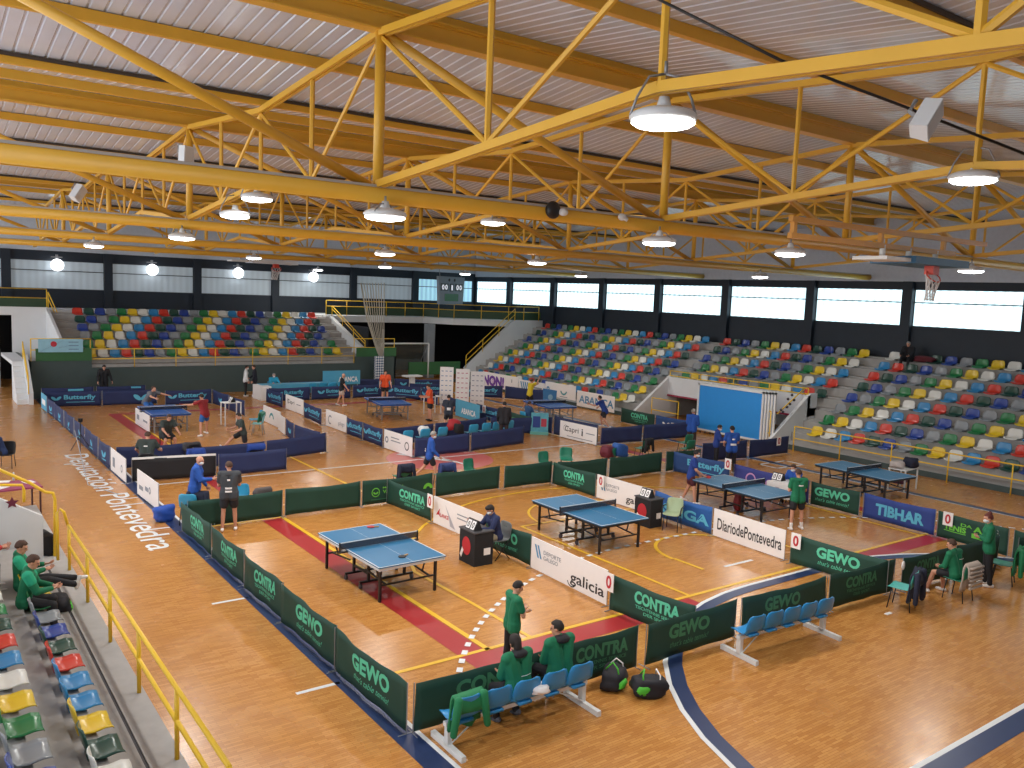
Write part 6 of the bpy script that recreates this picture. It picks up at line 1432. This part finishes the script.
person('older man in blue jacket and dark trousers standing by the blue boards', (25.9, 22.9, 0), 20, 1.76, dict(armR=(8, 6, 60, 30), armL=(8, 6, 60, 30)), RBL, 'long', BRNT, 'long', HAIRG)
person('small person in blue with a white mask looking at the phone', (24.35, 20.3, 0), -40, 1.6, dict(armR=(20, 6, 70, 25), armL=(20, 6, 70, 25), head=(0, 20)), DBL, 'long', BLKT, 'long', HAIRD, mask=True)
person('person in a blue shirt with a white band seen from behind, by the navy panels', (23.75, 19.1, 0), 60, 1.76, dict(armR=(10, 10, 50, 20), armL=(10, 10, 50, 20)), RBL, 'short', BLKT, 'long', HAIRD, back=[(0.06, 0.06, 0.1), (0.03, 0.17, 0.2)])
person('player in a blue shirt, maroon shorts and mask at the end of the third table', (19.15, 16.85, 0), -48, 1.7, dict(legR=(16, 14, 10), legL=(-6, 14, 16), armR=(15, 10, 40, 20), armL=(8, 12, 25, 0), head=(10, 12), lean=8), DBL, 'short', MARS, 'shorts', HAIRD, mask=True, near=True, hold=('R', 'bat'))
person('player in a green shirt and black shorts with his back to the camera, third court', (19.5, 13.35, 0), 62, 1.7, dict(legR=(4, 8, 4), legL=(-2, 8, 6), armR=(8, 8, 75, 45), armL=(8, 8, 75, 45), head=(0, 8)), GSH, 'short', BLKT, 'shorts', HAIRB, near=True, socks=WHITEC, back=[(0.04, 0.19, 0.21)])
person('umpire in blue with a mask sitting behind the white desk, third court', (22.05, 15.2, 0), 180, 1.7, P(SIT, lean=14, head=(0, 18)), RBL, 'long', BLKT, 'long', HAIRB, mask=True)
person('person in a dark blue jacket sitting at the far left edge', (2.45, 30.3, 0), 190, 1.72, P(SIT, lean=16, head=(20, 20)), cl('navy sport jacket', (36, 58, 104)), 'long', BLKT, 'long', HAIRB, near=True)
person('person in dark clothes at the left edge beside the far left chair', (2.2, 34.3, 0), 190, 1.7, P(SIT), BLKT, 'long', BLKT, 'long', HAIRD)
person('spectator in black sitting high in the right stand below the windows', (36.95, 20.25-0.1+0.0, 3.2), 190, 1.75, P(SIT, pelvis=0.66), BLKT, 'long', BLKT, 'long', HAIRG, build_=1.45)
chair((22.1, 15.2, 0), PI/2, BLK, BLK, 'chair of the umpire behind the white desk, third court'); chair((16.4, 44.7, 0), PI, LBLUE, GREYM, 'chair of the masked official at the far blue table'); chair((22.9, 30.1, 0), -PI/2, LBLUE, GREYM, 'chair beside the display between far courts')
chair((5.98, 27.05, 0), -0.3, BLK, BLK, 'black chair of the man seen from behind by the black panel'); chair((7.6, 31.45, 0), PI-0.2, BLK, BLK, 'black chair of the charcoal shirted man facing the camera')
# low table with papers at the left edge
r = empty('low_table', (2.3, 24.4, 0), 0.1, 'low dark table with papers and a magenta cloth by the yellow handrail', 'table')
b = MB(); b.box(-0.9, 0.45, -0.5, 0.5, 0.68, 0.72); b.build('table_top', mat('table plum', (150, 60, 96), 0.6), r)
for x in (-0.85, 0.4):
    for y in (-0.45, 0.45): b = MB(); b.bar((x, y, 0), (x, y, 0.68), 0.04); b.build('leg', mat('table frame', (70, 34, 34), 0.5), r)
for k, (x, y) in enumerate(((2.55, 24.6), (2.0, 24.9), (1.9, 24.2))):
    o = empty('paper_sheet', (x, y, 0.72), 0.3+k, ['white paper at the right end of the low table', 'white paper at the back of the low table', 'white paper at the front of the low table'][k], 'paper'); b = MB(); b.box(-0.12, 0.12, -0.16, 0.16, 0, 0.006); b.build('sheet', WHITEC, o)
o = empty('water_bottle', (2.25, 24.95, 0.72), 0, 'small clear bottle on the low table', 'bottle'); b = MB(); b.tube([(0, 0, 0), (0, 0, 0.16), (0, 0, 0.19), (0, 0, 0.22)], 0.03, 10, 0.014); b.build('body', LAMPW, o, smooth=True)

# ------------------------------------------------------------------ fuse the figures' forms into smooth single surfaces
for o, v, it, ex in BODYQ:
    m = o.modifiers.new('fuse', 'REMESH'); m.mode = 'VOXEL'; m.voxel_size = v; m.adaptivity = 0.0
    m = o.modifiers.new('smooth', 'SMOOTH'); m.iterations = it; m.factor = 0.5
bpy.context.view_layer.update(); dg = bpy.context.evaluated_depsgraph_get()
fused = [bpy.data.meshes.new_from_object(o.evaluated_get(dg)) for o, *_ in BODYQ]
for (o, v, it, ex), me in zip(BODYQ, fused):
    mats_ = list(o.data.materials); o.modifiers.clear(); old = o.data
    if ex is not None:
        n = len(me.vertices); b = MB()
        b.v = [tuple(x.co) for x in me.vertices]; b.f = [tuple(p.vertices) for p in me.polygons]; b.m = [0]*len(b.f)
        b.v += ex.v; b.f += [tuple(i+n for i in f) for f in ex.f]; b.m += ex.m
        t = b.build('tmp', mats_, smooth=True, fix=False); me = t.data; bpy.data.objects.remove(t)
    else:
        me.materials.clear()
        for m_ in mats_: me.materials.append(m_)
    me.polygons.foreach_set('use_smooth', [True]*len(me.polygons)); o.data = me; bpy.data.meshes.remove(old)
